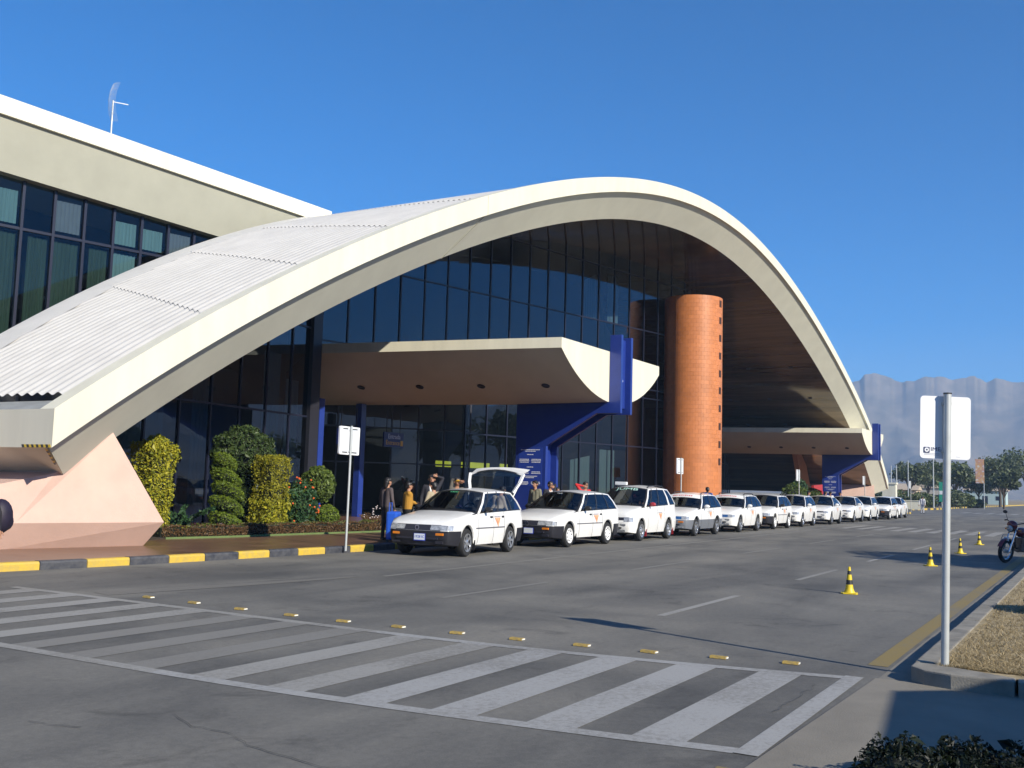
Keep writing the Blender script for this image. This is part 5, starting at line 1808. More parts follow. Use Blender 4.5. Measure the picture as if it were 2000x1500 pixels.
# ------------------------------------------------------------------ trees
LT1 = leaf_mat("tree_leaf", (0.028, 0.05, 0.016), (0.12, 0.155, 0.05)); LT2 = leaf_mat("tree_leaf_grey", (0.045, 0.068, 0.03), (0.14, 0.165, 0.075))
def tree(label, base, h, r, m, n=2600, leaf=.42, seed=0, group="trees beyond the road", trunk_h=.38):
    rng = np.random.default_rng(seed)
    t = empty("tree", base, label=label, cat="tree", group=group)
    mb = MB()
    th = h * trunk_h
    mb.tube([(0, 0, -.2), (.1, 0, th * .5), (0.05, .1, th), (0, 0, h * .75)], [h * .028, h * .022, h * .018, h * .006], 8)
    ctr = []
    for i in range(13):
        a = rng.uniform(0, 2 * math.pi); e = rng.uniform(-.25, .9)
        c = np.array([math.cos(a) * r * .62 * rng.uniform(.5, 1), math.sin(a) * r * .62 * rng.uniform(.5, 1), th + (h - th) * (.42 + .42 * e * .9)])
        ctr.append((c, r * rng.uniform(.26, .46)))
        mb.tube([(0, 0, th * rng.uniform(.6, 1)), tuple(c * np.array([.5, .5, 1]) * np.array([1, 1, .86])), tuple(c)], [h * .012, h * .008, h * .003], 5)
    mb.build("trunk", M_BARK, t)
    P = []
    for c, rr in ctr:
        k = int(n / len(ctr))
        d = rng.normal(size=(k, 3)); d /= np.linalg.norm(d, axis=1, keepdims=True)
        P.append(c + d * rr * (rng.random((k, 1)) ** .45) * np.array([1.15, 1.15, .72]))
    o = mesh_obj("crown", leaf_cloud("crown", np.vstack(P), leaf, m, None, 1, .6, rng), t); o["kind"] = "stuff"
    return t
far_trees = [((205, 31.5, 0), 8.4, 4.6, "leftmost tree beyond the end of the terminal, right of the arch foot"), ((222, 26.8, 0), 9.6, 4.8, "bushy tree just left of the big white sign panel's post"),
             ((196, 22.6, 0), 7.6, 3.8, "thin leaning tree seen close to the left of the sign post"), ((232, 22.0, 0), 6.6, 5.0, "low spreading tree right of the sign post"),
             ((214, 16.6, 0), 10.6, 5.2, "tall tree behind the far advertising banner"), ((226, 12.4, 0), 12.6, 6.0, "tallest tree at the right edge of the picture"),
             ((178, 13.3, 0), 6.6, 3.0, "small tree in front of the tall ones on the far island"), ((262, 36, 0), 8.0, 5.0, "distant tree behind the arch foot's flagpoles")]
for i, (b, h, r, lb) in enumerate(far_trees):
    tree(lb, b, h, r, LT1 if i % 2 else LT2, 2600, .5, 40 + i)
# trees across the road behind the viewer: mirrored in the glass and shading the kerb side
off = [((27.4, -9.3, .1), 8.0, 4.2, 9000, .32), ((46, -26, 0), 9, 4.6, 1800, .5), ((58, -34, 0), 11, 5.4, 1800, .55), ((74, -30, 0), 9, 5, 1800, .5), ((12, -38, 0), 10, 5, 1800, .5),
       ((-6, -30, 0), 8, 4.4, 1800, .5), ((92, -40, 0), 12, 6, 1800, .6), ((-24, -44, 0), 11, 5.5, 1800, .55), ((30, -48, 0), 12, 6, 1800, .6), ((120, -36, 0), 10, 5.4, 1800, .55), ((140, -22, 0), 9, 5, 1500, .55)]
ORD = ['', 'nearest one beyond the round tree', 'tall one beside it', 'one opposite the tiled tower', 'one behind the shelter', 'one behind the viewer', 'tall one opposite the far canopy', 'leftmost one', 'tallest one far back', 'one opposite the last taxis', 'farthest one down the road']
for i, (b, h, r, n, lf) in enumerate(off):
    tree(("round dense tree off to the right whose shadow falls by the motorcycle" if i == 0 else "tree mirrored in the glass from across the road, " + ORD[i]), b, h, r, LT1 if i % 2 else LT2, n, lf, 70 + i, group="trees across the road", trunk_h=.36 if i == 0 else .38)

# ------------------------------------------------------------------ dry grass on the verges, shrubs at the near corner
GR = leaf_mat("dry_grass_blade", (0.20, 0.15, 0.07), (0.52, 0.42, 0.25), .3)
def blades(name, P, h, w, m, parent=None, rng=RNG):
    n = len(P)
    a = rng.uniform(0, 2 * math.pi, n); ln = rng.uniform(.4, 1.2, (n, 1)) * h
    lean = rng.normal(size=(n, 2)) * .8
    t = np.stack([np.cos(a), np.sin(a), np.zeros(n)], 1) * w
    tip = P + np.hstack([lean * ln * .8, ln * .6])
    V = np.stack([P - t, P + t, tip], 1).reshape(-1, 3)
    return mesh_obj(name, np_mesh(name, V, np.arange(n * 3).reshape(n, 3), m), parent)
n = 42000
u = RNG.random(n) ** 2.0
x = 10.55 + u * 32
P = np.stack([x, 1.36 - RNG.random(n) ** 1.0 * np.minimum(3.2, .5 + .1 * x), np.full(n, .125)], 1)
g1 = blades("verge_grass", P, .07, .006, GR); tag(g1, "dry straw-coloured grass on the verge behind the kerb", "grass", kind="stuff")
n = 14000
P = np.stack([RNG.uniform(3.5, 6.75, n), RNG.uniform(-1.5, 1.22, n), np.full(n, .125)], 1)
P = P[P[:, 0] + P[:, 1] * .9 < 7.35]
g2 = blades("near_verge_grass", P, .05, .004, GR); tag(g2, "dry grass in the near corner beside the driveway", "grass", kind="stuff")
# low plants at the bottom right corner, shade painted into their near-black leaves
LD = leaf_mat("shaded_leaf", (0.003, 0.006, 0.003), (0.010, 0.018, 0.006))
def strap_plant(label, base, n, ln, seed, m=LD):
    rng = np.random.default_rng(seed)
    t = empty("strap_leaf_clump", base, label=label, cat="plant", group="dark clumps at the near corner")
    mb = MB()
    for i in range(n):
        a = rng.uniform(0, 2 * math.pi); l_ = ln * rng.uniform(.6, 1.1); w = .011
        r0 = rng.random() * .12
        s_ = Vector((-math.sin(a), math.cos(a), 0)) * w
        rows = []
        for q in np.linspace(0, 1, 5):
            p = Vector((math.cos(a) * (r0 + l_ * .55 * q), math.sin(a) * (r0 + l_ * .55 * q), l_ * (q - .42 * q * q)))
            k = 1 - q ** 2 * .95
            rows.append([tuple(p - s_ * k), tuple(p + s_ * k)])
        mb.grid(rows, smooth=True)
    o = mb.build("leaves", m, t); o["kind"] = "stuff"
    return t
for i, (x, y, lb) in enumerate(((6.42, 1.02, "dark leafy shrub nearest the corner kerb"), (6.15, .98, "dark leafy shrub by the corner kerb at the bottom edge"), (6.62, .72, "broad dark leafy shrub behind the sunlit-green tuft"), (6.6, .42, "dark leafy shrub second from the left at the bottom edge"), (6.75, .12, "dark leafy shrub under the right edge of the picture"), (6.2, .62, "dark leafy shrub at the very bottom edge"), (6.3, .25, "dark leafy shrub in the bottom right corner itself"))):
    rr = .24 + .05 * math.sin(i * 2.3)
    P, D = ell_pts((x, y, .17), (rr, rr, .13), 1700, .7, np.random.default_rng(400 + i))
    P[:, 2] += .07 * np.abs(np.sin(P[:, 0] * 21 + i) * np.sin(P[:, 1] * 17))
    shrub("dark_low_shrub", lb, "shrub", (x, y, .12), [(P, D, .030, LD, "foliage", 1.3)], group="dark low shrubs at the near corner", core=[((x, y, .17), (rr * .75, rr * .75, .1))])
strap_plant("small sunlit-green tuft among the dark clumps", (6.05, .78, .12), 16, .2, 300, LG_CON)
c = (16.6, .55, .30)
P, D = ell_pts(c, (.62, .42, .24), 2600, .5)
shrub("verge_shrub", "small dark shrub on the dry verge at the right edge", "shrub", (c[0], c[1], .12), [(P, D, .09, LG_DARK, "foliage", 1.0)], core=[(c, (.4, .3, .16))])
# ------------------------------------------------------------------ sign posts
def rounded(w, h, r, n=4):
    P = []
    for cx, cz, a0 in ((w - r, h - r, 0), (-w + r, h - r, 90), (-w + r, -h + r, 180), (w - r, -h + r, 270)):
        for i in range(n + 1):
            a = R(a0 + 90 * i / n)
            P.append((cx + r * math.cos(a), cz + r * math.sin(a)))
    return P
def post_sign(label, base, h, w, ph, group=None, rz=0.0, tilt=(0, 0), dark_slots=True, depth=.05, rad=.028, panel_z=None):
    """post with a panel fixed on its far side (the panel is seen from behind)"""
    t = empty("sign_post", base, rz, label=label, cat="sign post", group=group)
    t.rotation_euler.x, t.rotation_euler.y = tilt
    MB().tube([(0, 0, -.1), (0, 0, h)], rad, 12).build("post", M_STEEL, t)
    MB().lathe([(rad + .004, 0), (rad + .004, .012), (0, .016)], 10, (0, 0, h)).build("post_cap", M_BLACK, t)
    pz = panel_z or (h - ph / 2 - .02)
    pm_ = MB().prism(rounded(w / 2, ph / 2, .035), rad + .012, rad + .012 + depth, 'y')
    pn = pm_.build("panel", M_WHITEP, t, weld=True)
    pn.location.z = pz
    if dark_slots:
        MB().prism(rounded(w / 2 - .04, ph / 2 - .05, .02), rad + .008, rad + .0118, 'y').build("back_recess", mat("sign_back_grey", (0.60, 0.62, 0.64), 0.5), pn)
        for sz in (-1, 1):
            for sx in (-1, 1):
                MB().box((sx * w * .24 - .09, rad + .004, sz * (ph / 2 - .055) - .012), (sx * w * .24 + .09, rad + .0075, sz * (ph / 2 - .055) + .012)).build("vent_slot", M_BLACK, pn)
    for z in (-.38, .38):
        MB().box((-.04, -.008, z * ph - .012), (.04, rad + .012, z * ph + .012)).build("bracket", M_STEEL, pn)
    return t, pn
post_sign("white sign panel on the post by the yellow kerb beside the flower bed", (19.03, 15.66, .15), 2.9, .74, .68, "white sign posts along the kerb", tilt=(0, R(.6)))
post_sign("white sign post standing in front of the tiled tower", (41.6, 15.75, .15), 2.95, .74, .68, "white sign posts along the kerb")
post_sign("white sign post before the far canopy's bushes", (61.5, 15.75, .15), 2.98, .74, .68, "white sign posts along the kerb")
post_sign("white sign post in front of the far arch foot", (81.2, 15.75, .15), 3.0, .74, .68, "white sign posts along the kerb")
post_sign("white sign post beyond the end of the taxi queue", (104.1, 15.9, .15), 3.0, .8, .72, "white sign posts along the kerb")
# the big near one, seen from behind against the mountains, turned to the road
t, pn = post_sign("large white sign panel on a steel post at the near kerb corner", (10.60, 1.33, .15), 2.60, .485, .615, dark_slots=False, rz=R(-84), tilt=(0, 0), depth=.006, rad=.037)
t.rotation_euler = (R(.3), R(1.3), R(-63))
lg = MB()
lg.prism(rounded(.028, .028, .004), .044, .0485, 'y')
lo = lg.build("logo", mat("logo_navy", (0.02, 0.03, 0.10), 0.5), pn); lo.location = (-.178, 0, -.225)
rg = MB().lathe([(.0215, .0), (.0215, -.0012), (.009, -.0012), (.009, 0)], 20, (0, .0438, 0), 'y'); rg.build("logo_ring", M_WHITEP, lo)
tx = mesh_obj("logo_lettering", text_mesh("IME", .055, MATS["logo_navy"], .001, squash=1.15), pn); tx.location = (-.092, .0475, -.218)
for dz in (-.035, -.048):
    MB().box((-.20, .0475, -.225 + dz - .002), (-.055, .0488, -.225 + dz + .002)).build("small_print", mat("small_print_grey", (0.35, 0.36, 0.42), 0.6), pn)
MB().box((.10, .0475, -.285), (.145, .0488, -.281)).build("small_print", MATS["small_print_grey"], pn)

# ------------------------------------------------------------------ cones
M_CY = mat("cone_yellow", (0.72, 0.53, 0.02), 0.45, var=0.12, scale=8); M_CK = mat("cone_black", (0.02, 0.02, 0.02), 0.5)
cone0 = None
def prof_r(z): return lerp(.125, .034, ((z - .03) / .67)) if z > .12 else lerp(.16, .113, (z - .03) / .09)
for i, (x, y, lb) in enumerate(((18.5, 3.86, "nearest of the four yellow and black traffic cones"), (27.4, 3.74, "second nearest yellow and black traffic cone, left of the steel post"), (34.2, 3.80, "third yellow and black traffic cone, right of the steel post"), (41.2, 3.93, "farthest yellow and black traffic cone by the zebra crossing"))):
    if cone0 is None:
        t = empty("traffic_cone", (0, 0, 0))
        MB().prism([(a * .2 * (1 if abs(a) != abs(b) else 1), b * .2) for a, b in ((-1, -.75), (-.75, -1), (.75, -1), (1, -.75), (1, .75), (.75, 1), (-.75, 1), (-1, .75))], 0.0, .03, 'z').build("base", M_CY, t, weld=True)
        bands = [(.03, .24, 0), (.24, .36, 1), (.36, .50, 0), (.50, .60, 1), (.60, .70, 0)]
        for z0, z1, k in bands:
            zs = [z0 + (z1 - z0) * q for q in (0, .25, .5, .75, 1)]
            pr = [(prof_r(z) * .86, z) for z in zs]
            if z1 > .69: pr += [(.022, .705), (0, .705)]
            MB().lathe(pr, 20).build("yellow_band" if k == 0 else "black_band", M_CY if k == 0 else M_CK, t)
        cone0 = t
    else:
        t = copy_tree(cone0)
    t.location = (x, y, .004); t.rotation_euler.z = R(20 * i + 12); t.scale = (.70, .70, .66)
    tag(t, lb, "traffic cone", "yellow and black traffic cones")

# ------------------------------------------------------------------ motorcycle at the right edge
M_MRED = mat("dark_red_tank", (0.16, 0.012, 0.02), 0.3, coat=0.5); M_ENG = mat("engine_metal", (0.20, 0.20, 0.21), 0.4, metal=0.8, var=.3, scale=20)
mc = empty("motorcycle", (31.3, 1.98, .004), R(-28), label="dark red motorcycle parked at the right edge facing the viewer", cat="motorcycle")
mc.rotation_euler = (R(7), 0, R(-28))
# local: front towards -x
def wheel_at(x, r, nm="wheel"):
    ty = MB()
    pr = [(r - .075, -.035), (r - .02, -.05), (r, -.025), (r, .025), (r - .02, .05), (r - .075, .035)]
    ty.lathe(pr, 28, (0, 0, 0), 'y'); o = ty.build(nm, M_RUBBER, mc); o.location = (x, 0, r)
    rm = MB().lathe([(r - .075, -.03), (r - .09, -.03), (r - .095, 0), (r - .09, .03), (r - .075, .03)], 28, (0, 0, 0), 'y')
    rm.build("rim", M_CHROME, o)
    sp = MB()
    for i in range(18):
        a = 2 * math.pi * i / 18
        sp.tube([(.03 * math.cos(a + .4), (.03 if i % 2 else -.03), .03 * math.sin(a + .4)), ((r - .09) * math.cos(a), 0, (r - .09) * math.sin(a))], .003, 4, caps=False)
    sp.lathe([(0, -.06), (.05, -.06), (.05, .06), (0, .06)], 10, (0, 0, 0), 'y')
    sp.build("spokes", M_STEEL, o)["kind"] = "stuff"
wheel_at(-.68, .31); wheel_at(.62, .30)
for s_ in (-1, 1):
    MB().tube([(-.68, s_ * .085, .31), (-.40, s_ * .085, .98)], [.03, .022], 8).build("fork_leg", M_CHROME, mc)
fd = MB(); rows = []
for a in np.linspace(R(20), R(150), 9):
    rows.append([(-.68 - .35 * math.cos(a), y, .31 + .35 * math.sin(a) + .012 * (1 - abs(y) / .06)) for y in (-.06, -.02, .02, .06)])
fd.grid(rows, smooth=True); fd.build("front_mudguard", M_MRED, mc)
hl = MB().lathe([(0, -.20), (.085, -.19), (.10, -.15), (.085, -.05), (0, 0)], 16, (-.42, 0, .93), 'x'); hl.build("headlamp", M_BLACK, mc)
MB().lathe([(0, -.206), (.08, -.196), (.086, -.19)], 16, (-.42, 0, .93), 'x').build("headlamp_lens", M_LAMP, mc)
fa = MB(); 
fa.ell((-.50, 0, 1.02), (.10, .15, .13), 12, 8); fa.build("headlamp_cowl", M_MRED, mc)
MB().tube([(-.22, -.40, 1.10), (-.30, -.30, 1.13), (-.36, -.08, 1.06), (-.36, .08, 1.06), (-.30, .30, 1.13), (-.22, .40, 1.10)], .014, 8).build("handlebar", M_BLACK, mc)
for s_ in (-1, 1):
    MB().tube([(-.22, s_ * .40, 1.10), (-.27, s_ * .32, 1.12)], .02, 8).build("grip", M_RUBBER, mc)
    MB().tube([(-.30, s_ * .27, 1.13), (-.31, s_ * .34, 1.30)], .007, 6).build("mirror_stem", M_BLACK, mc)
    MB().ell((-.31, s_ * .36, 1.34), (.018, .07, .045), 12, 8).build("mirror", M_BLACK, mc)
    MB().ell((-.44, s_ * .19, .90), (.035, .05, .03), 10, 6).build("indicator", M_AMBER, mc)
    MB().tube([(-.10, s_ * .10, .74), (-.22, s_ * .42, .68), (-.24, s_ * .46, .50), (-.16, s_ * .42, .34), (-.05, s_ * .1, .33)], .012, 6).build("crash_bar", M_STEEL, mc)
    MB().tube([(.05, s_ * .08, .30), (.05, s_ * .30, .28)], .014, 6).build("footrest", M_BLACK, mc)
tk = MB().ell((-.05, 0, .83), (.28, .15, .13), 14, 10); tk.build("fuel_tank", M_MRED, mc)
se = MB(); se.hexa([(.18, -.13, .74), (.78, -.11, .78), (.78, .11, .78), (.18, .13, .74), (.18, -.12, .82), (.78, -.10, .88), (.78, .10, .88), (.18, .12, .82)]); se.build("seat", M_BLACK, mc, bevel=.03, weld=True)
en = MB().box((-.18, -.13, .30), (.22, .13, .50)).box((-.14, -.09, .50), (.04, .09, .68))
for i in range(5): en.box((-.16, -.11, .51 + i * .032), (.06, .11, .525 + i * .032))
en.build("engine", M_ENG, mc)
MB().tube([(-.36, 0, .98), (-.15, 0, .72), (.30, 0, .68), (.62, 0, .78)], .025, 8).tube([(-.36, 0, .94), (-.28, 0, .40), (.2, 0, .28), (.35, 0, .66)], .022, 8).build("frame", M_BLACK, mc)
for s_ in (-1, 1): MB().tube([(.62, s_ * .09, .30), (.45, s_ * .10, .74)], .022, 8).build("shock_absorber", M_CHROME, mc)
MB().tube([(-.10, .12, .50), (-.16, .13, .32), (.1, .14, .26), (.75, .15, .36)], [.02, .02, .025, .04], 8).build("exhaust", M_CHROME, mc)
rows = []
for a in np.linspace(R(10), R(140), 8): rows.append([(.62 + .35 * math.cos(a), y, .30 + .37 * math.sin(a)) for y in (-.07, 0, .07)])
MB().grid(rows, smooth=True).build("rear_mudguard", M_BLACK, mc)
MB().bar((.12, -.10, .28), (.16, -.24, .01), .02, .02).build("side_stand", M_BLACK, mc)
MB().box((-.73, -.07, .60), (-.70, .07, .70)).build("number_plate", M_PLATEW, mc)

# ------------------------------------------------------------------ unseen structure added to cast the driveway shadow; dark post at the right edge
kz = empty("shade_caster", (7.0, -4.4, 0), label="unseen shelter beside the driveway, just out of the picture on the right", cat="shade_caster")
M_CASTER = mat("shade_caster_panel", (0.30, 0.29, 0.26), 0.6, var=.15, scale=2)
SHC = [(8.0, -3.5), (5.15, -3.85), (5.6, -6.6), (10.0, -5.75)]  # roof outline skewed to give the driveway shadow its edges
MB().add([(x, y, 2.8) for x, y in SHC] + [(x, y, 2.95) for x, y in SHC], [(0, 1, 2, 3), (7, 6, 5, 4), (0, 4, 5, 1), (1, 5, 6, 2), (2, 6, 7, 3), (3, 7, 4, 0)]).build("roof", M_CASTER, kz, world=True, weld=True)
for x, y in ((7.8, -3.8), (5.4, -4.1), (5.9, -6.2), (9.7, -5.3)):
    MB().box((x - .06, y - .06, .008), (x + .06, y + .06, 2.8)).build("post", M_STEEL, kz, world=True)
MB().hexa([(5.9, -6.1, .6), (9.6, -5.2, .6), (9.6, -5.15, .6), (5.9, -6.05, .6), (5.9, -6.1, 2.2), (9.6, -5.2, 2.2), (9.6, -5.15, 2.2), (5.9, -6.05, 2.2)]).build("back_panel", M_CASTER, kz, world=True)
dp = empty("dark_post", (3.95, .222, .12), label="black curved post at the right edge of the picture", cat="post")
MB().tube([(0.0, 0, -.1), (0.0, 0.004, .55), (0.0, 0, .8), (0.0, -.012, 1.02), (0.0, -.03, 1.12)], [.022, .02, .02, .018, .012], 12).build("shaft", M_BLACK, dp)

# ------------------------------------------------------------------ far end: island kerb, banner, flagpoles, small things
isl = [(121, 60), (122, 30), (127, 19.6), (140, 18.3), (170, 18.6), (215, 17.8), (260, 17.2), (330, 16.2), (700, 10), (700, 69.5), (300, 69.5), (150, 69.5)]
im = MB().add([(x, y, .13) for x, y in isl], [tuple(range(len(isl)))])
n_ = len(isl)
im.add([(x, y, .13) for x, y in isl] + [(x, y, -.02) for x, y in isl], [(i, n_ + i, n_ + (i + 1) % n_, (i + 1) % n_) for i in range(n_)])
im = im.build("island", M_SOIL); im["kind"] = "structure"
ik = empty("island_kerb", (140, 18, 0)); ik["kind"] = "structure"
def isl_pt(d):
    P = [Vector((x, y)) for x, y in isl[1:9]]
    for a, b in zip(P, P[1:]):
        l_ = (b - a).length
        if d <= l_: return a.lerp(b, d / l_)
        d -= l_
    return P[-1]
d = 4.0; k = 0
while d < 110:
    a, b = isl_pt(d), isl_pt(d + 1.5)
    MB().bar((a.x, a.y - .05, .1), (b.x, b.y - .05, .1), .3, .22).build("kerb_block", M_KY if k % 2 else M_KB, ik, world=True)
    d += 1.52; k += 1
a, b = isl_pt(d), isl_pt(d + 70); MB().bar((a.x, a.y - .05, .1), (b.x, b.y - .05, .1), .3, .22).build("kerb_run", M_KY, ik, world=True)
bn = empty("advertising_banner", (170, 15.95, 0), label="tall narrow advertising banner in front of the far trees", cat="banner")
def _bann(N, L, p):
    tc = N.new("ShaderNodeTexCoord").outputs["Object"]
    n = noise(N, L, tc, 1.3, 3, .6)
    L.new(ramp(N, L, n, [(.3, (.65, .66, .66)), (.45, (.55, .30, .22)), (.55, (.62, .36, .15)), (.7, (.7, .7, .68))]), p.inputs["Base Color"])
MB().box((-.1, -.6, 3.9), (.1, .6, 7.6)).build("banner_panel", ground_mat("printed_banner", _bann), bn)
MB().tube([(0, -.55, 0), (0, -.55, 3.9)], .06, 8).build("post", M_STEEL, bn)
for i, (y, x, h) in enumerate(((23.4, 140, 4.9), (22.9, 141, 5.0), (21.6, 142, 5.6), (18.35, 141, 6.2))):
    fp = empty("lamp_pole", (x, y + .4, .1), label=("leftmost", "second", "third", "rightmost")[i] + " of the four thin poles beyond the arch foot", cat="pole", group="thin poles beyond the terminal")
    MB().tube([(0, 0, 0), (0, 0, h * 1.12)], [.09, .06], 8).build("shaft", M_STEEL, fp); MB().lathe([(.18, 0), (.18, .05), (.09, .08)], 10).build("base_plate", M_STEEL, fp)
gs = empty("green_sign", (150, 18.9, .1), label="narrow green and white information sign on the island", cat="sign")
MB().box((-.06, -.35, .9), (.06, .35, 3.6)).build("panel", mat("sign_green", (0.03, 0.30, 0.20), 0.5), gs); MB().box((-.07, -.3, 1.9), (-.062, .3, 2.4)).build("white_field", M_WHITEP, gs); MB().tube([(0, 0, 0), (0, 0, .9)], .06, 8).build("post", M_STEEL, gs)
yp = empty("gate_pillar", (126, 21.6, .1), label="cream gate pillar beyond the end of the pavement", cat="pillar")
MB().box((-.5, -.75, 0), (.5, .75, 2.9)).build("shaft", M_CREAM, yp); MB().box((-.6, -.85, 2.9), (.6, .85, 3.1)).build("cap", M_CREAM, yp)
for i, (x, y, h, lb) in enumerate(((127, 17.9, 1.0, "cream plastered wall section by the gate pillar"),)):
    w = empty("low_wall", (x, 20.6, .1), label=lb, cat="wall"); MB().box((-.2, -2.6, 0), (.2, 2.0, 1.0)).build("wall_body", M_CREAM, w); MB().box((-.26, -2.7, 1.0), (.26, 2.1, 1.08)).build("coping", M_CREAM, w)
# boulders and bushes on the island
for i, (x, y, r, h, m, lb) in enumerate(((138, 20.4, 1.3, 1.6, LT2, "greyish bush on the island left of the sign post"), (150, 21.5, 2.2, 1.9, LT1, "wide green bush behind the flagpoles"), (165, 16.9 + 2.4, 2.0, 2.4, LT2, "grey-brown bush below the far banner"), (176, 18.6, 1.4, 2.0, LT1, "bush right of the far banner"), (152, 25.5, 3.0, 2.2, LT1, "green mound of shrubs behind the gate pillar"), (182, 17.6, 1.3, 1.2, LT2, "low bush at the right end of the island"))):
    P, D = ell_pts((x, y, h * .55), (r, r, h * .6), 1500, .6)
    shrub("island_bush", lb, "shrub", (x, y, .1), [(P, D, .35, m, "foliage", 1.2)], group="bushes on the far island")
# far white cars in the parking area
fc = copy_tree(c8); fc.location = (168, 21.5, .13); fc.rotation_euler.z = R(75); tag(fc, "pale parked saloon far off between the bushes", "car", "cars parked far off")
fc["group"] = "cars parked far off"
# pale blue container-like kiosk and low sheds far behind
for i, (x, y, w, h, col, lb) in enumerate(((300, 44, 16, 4.0, (0.45, 0.42, 0.36), "long low shed beyond the trees"), (270, 24, 9, 3.4, (0.40, 0.52, 0.52), "pale greenish hut beyond the island"), (250, 40, 7, 3.0, (0.50, 0.40, 0.28), "small tan hut beyond the gate"))):
    s_ = empty("far_shed", (x, y, 0), label=lb, cat="building")
    MB().box((-3, -w / 2, 0), (3, w / 2, h)).build("wall", mat("shed_wall_%d" % i, col, .8), s_)
    MB().prism([(-3.4, h), (3.4, h), (0, h + 1.0)], -w / 2 - .4, w / 2 + .4, 'y').build("roof", mat("shed_roof", (0.45, 0.36, 0.26), .7), s_)
    MB().box((-3.02, -.6, 0), (-2.98, .6, 2.1)).build("door", M_FRAME, s_)
    for yy in (-w * .32, w * .32): MB().box((-3.02, yy - .6, 1.1), (-2.98, yy + .6, 2.1)).build("window", M_FRAME, s_)
# ------------------------------------------------------------------ people
M_SKIN = mat("skin", (0.42, 0.215, 0.13), 0.55, var=0.08, scale=20)
M_HAIR = mat("black_hair", (0.012, 0.010, 0.010), 0.5)
M_SHOE = mat("dark_shoes", (0.02, 0.018, 0.016), 0.5)
M_EYE = mat("dark_eye", (0.02, 0.015, 0.012), 0.3)
M_LIP = mat("lips", (0.30, 0.10, 0.075), 0.5)

def capsule(mb, p, q, r1, r2, n=12, flat=1.0):
    """rounded cone from p to q; flat squashes its local y axis"""
    p = Vector(p); q = Vector(q); d = q - p
    L_ = max(d.length, 1e-4); d.normalize()
    u = Vector((1, 0, 0)) if abs(d.x) < .8 else Vector((0, 1, 0))
    b = d.cross(u).normalized(); a = b.cross(d).normalized()
    prof = []
    for i in range(5):
        t = math.pi / 2 * (1 - i / 4); prof.append((-math.sin(t) * r1, math.cos(t) * r1))
    for i in range(5):
        t = math.pi / 2 * i / 4; prof.append((L_ + math.sin(t) * r2, math.cos(t) * r2))
    rows = []
    for h, r_ in prof:
        r_ = max(r_, 1e-4)
        row = []
        for k in range(n + 1):
            t = 2 * math.pi * k / n
            o = a * math.cos(t) * r_ + b * math.sin(t) * r_
            pt = p + d * h + o
            row.append(tuple(pt))
        rows.append(row)
    mb.grid(rows, smooth=True)

def remesh(mb, vox, mats, smooth_it=2):
    me = mb.mesh("tmp", mats)
    bm = bmesh.new(); bm.from_mesh(me); bmesh.ops.remove_doubles(bm, verts=bm.verts, dist=1e-4); bmesh.ops.recalc_face_normals(bm, faces=bm.faces); bm.to_mesh(me); bm.free()
    o = bpy.data.objects.new("tmp", me); link(o)
    m = o.modifiers.new("r", 'REMESH'); m.mode = 'VOXEL'; m.voxel_size = vox; m.use_smooth_shade = True
    s_ = o.modifiers.new("s", 'SMOOTH'); s_.factor = .5; s_.iterations = smooth_it
    dg = bpy.context.evaluated_depsgraph_get()
    out = bpy.data.meshes.new_from_object(o.evaluated_get(dg))
    bpy.data.objects.remove(o); bpy.data.meshes.remove(me)
    return out

def seg_dist(P, a, b, ra, rb):
    a = np.array(a); b = np.array(b); ab = b - a
    t = np.clip(((P - a) @ ab) / max(ab @ ab, 1e-9), 0, 1)
    return np.linalg.norm(P - (a + t[:, None] * ab), axis=1) - (ra + (rb - ra) * t)

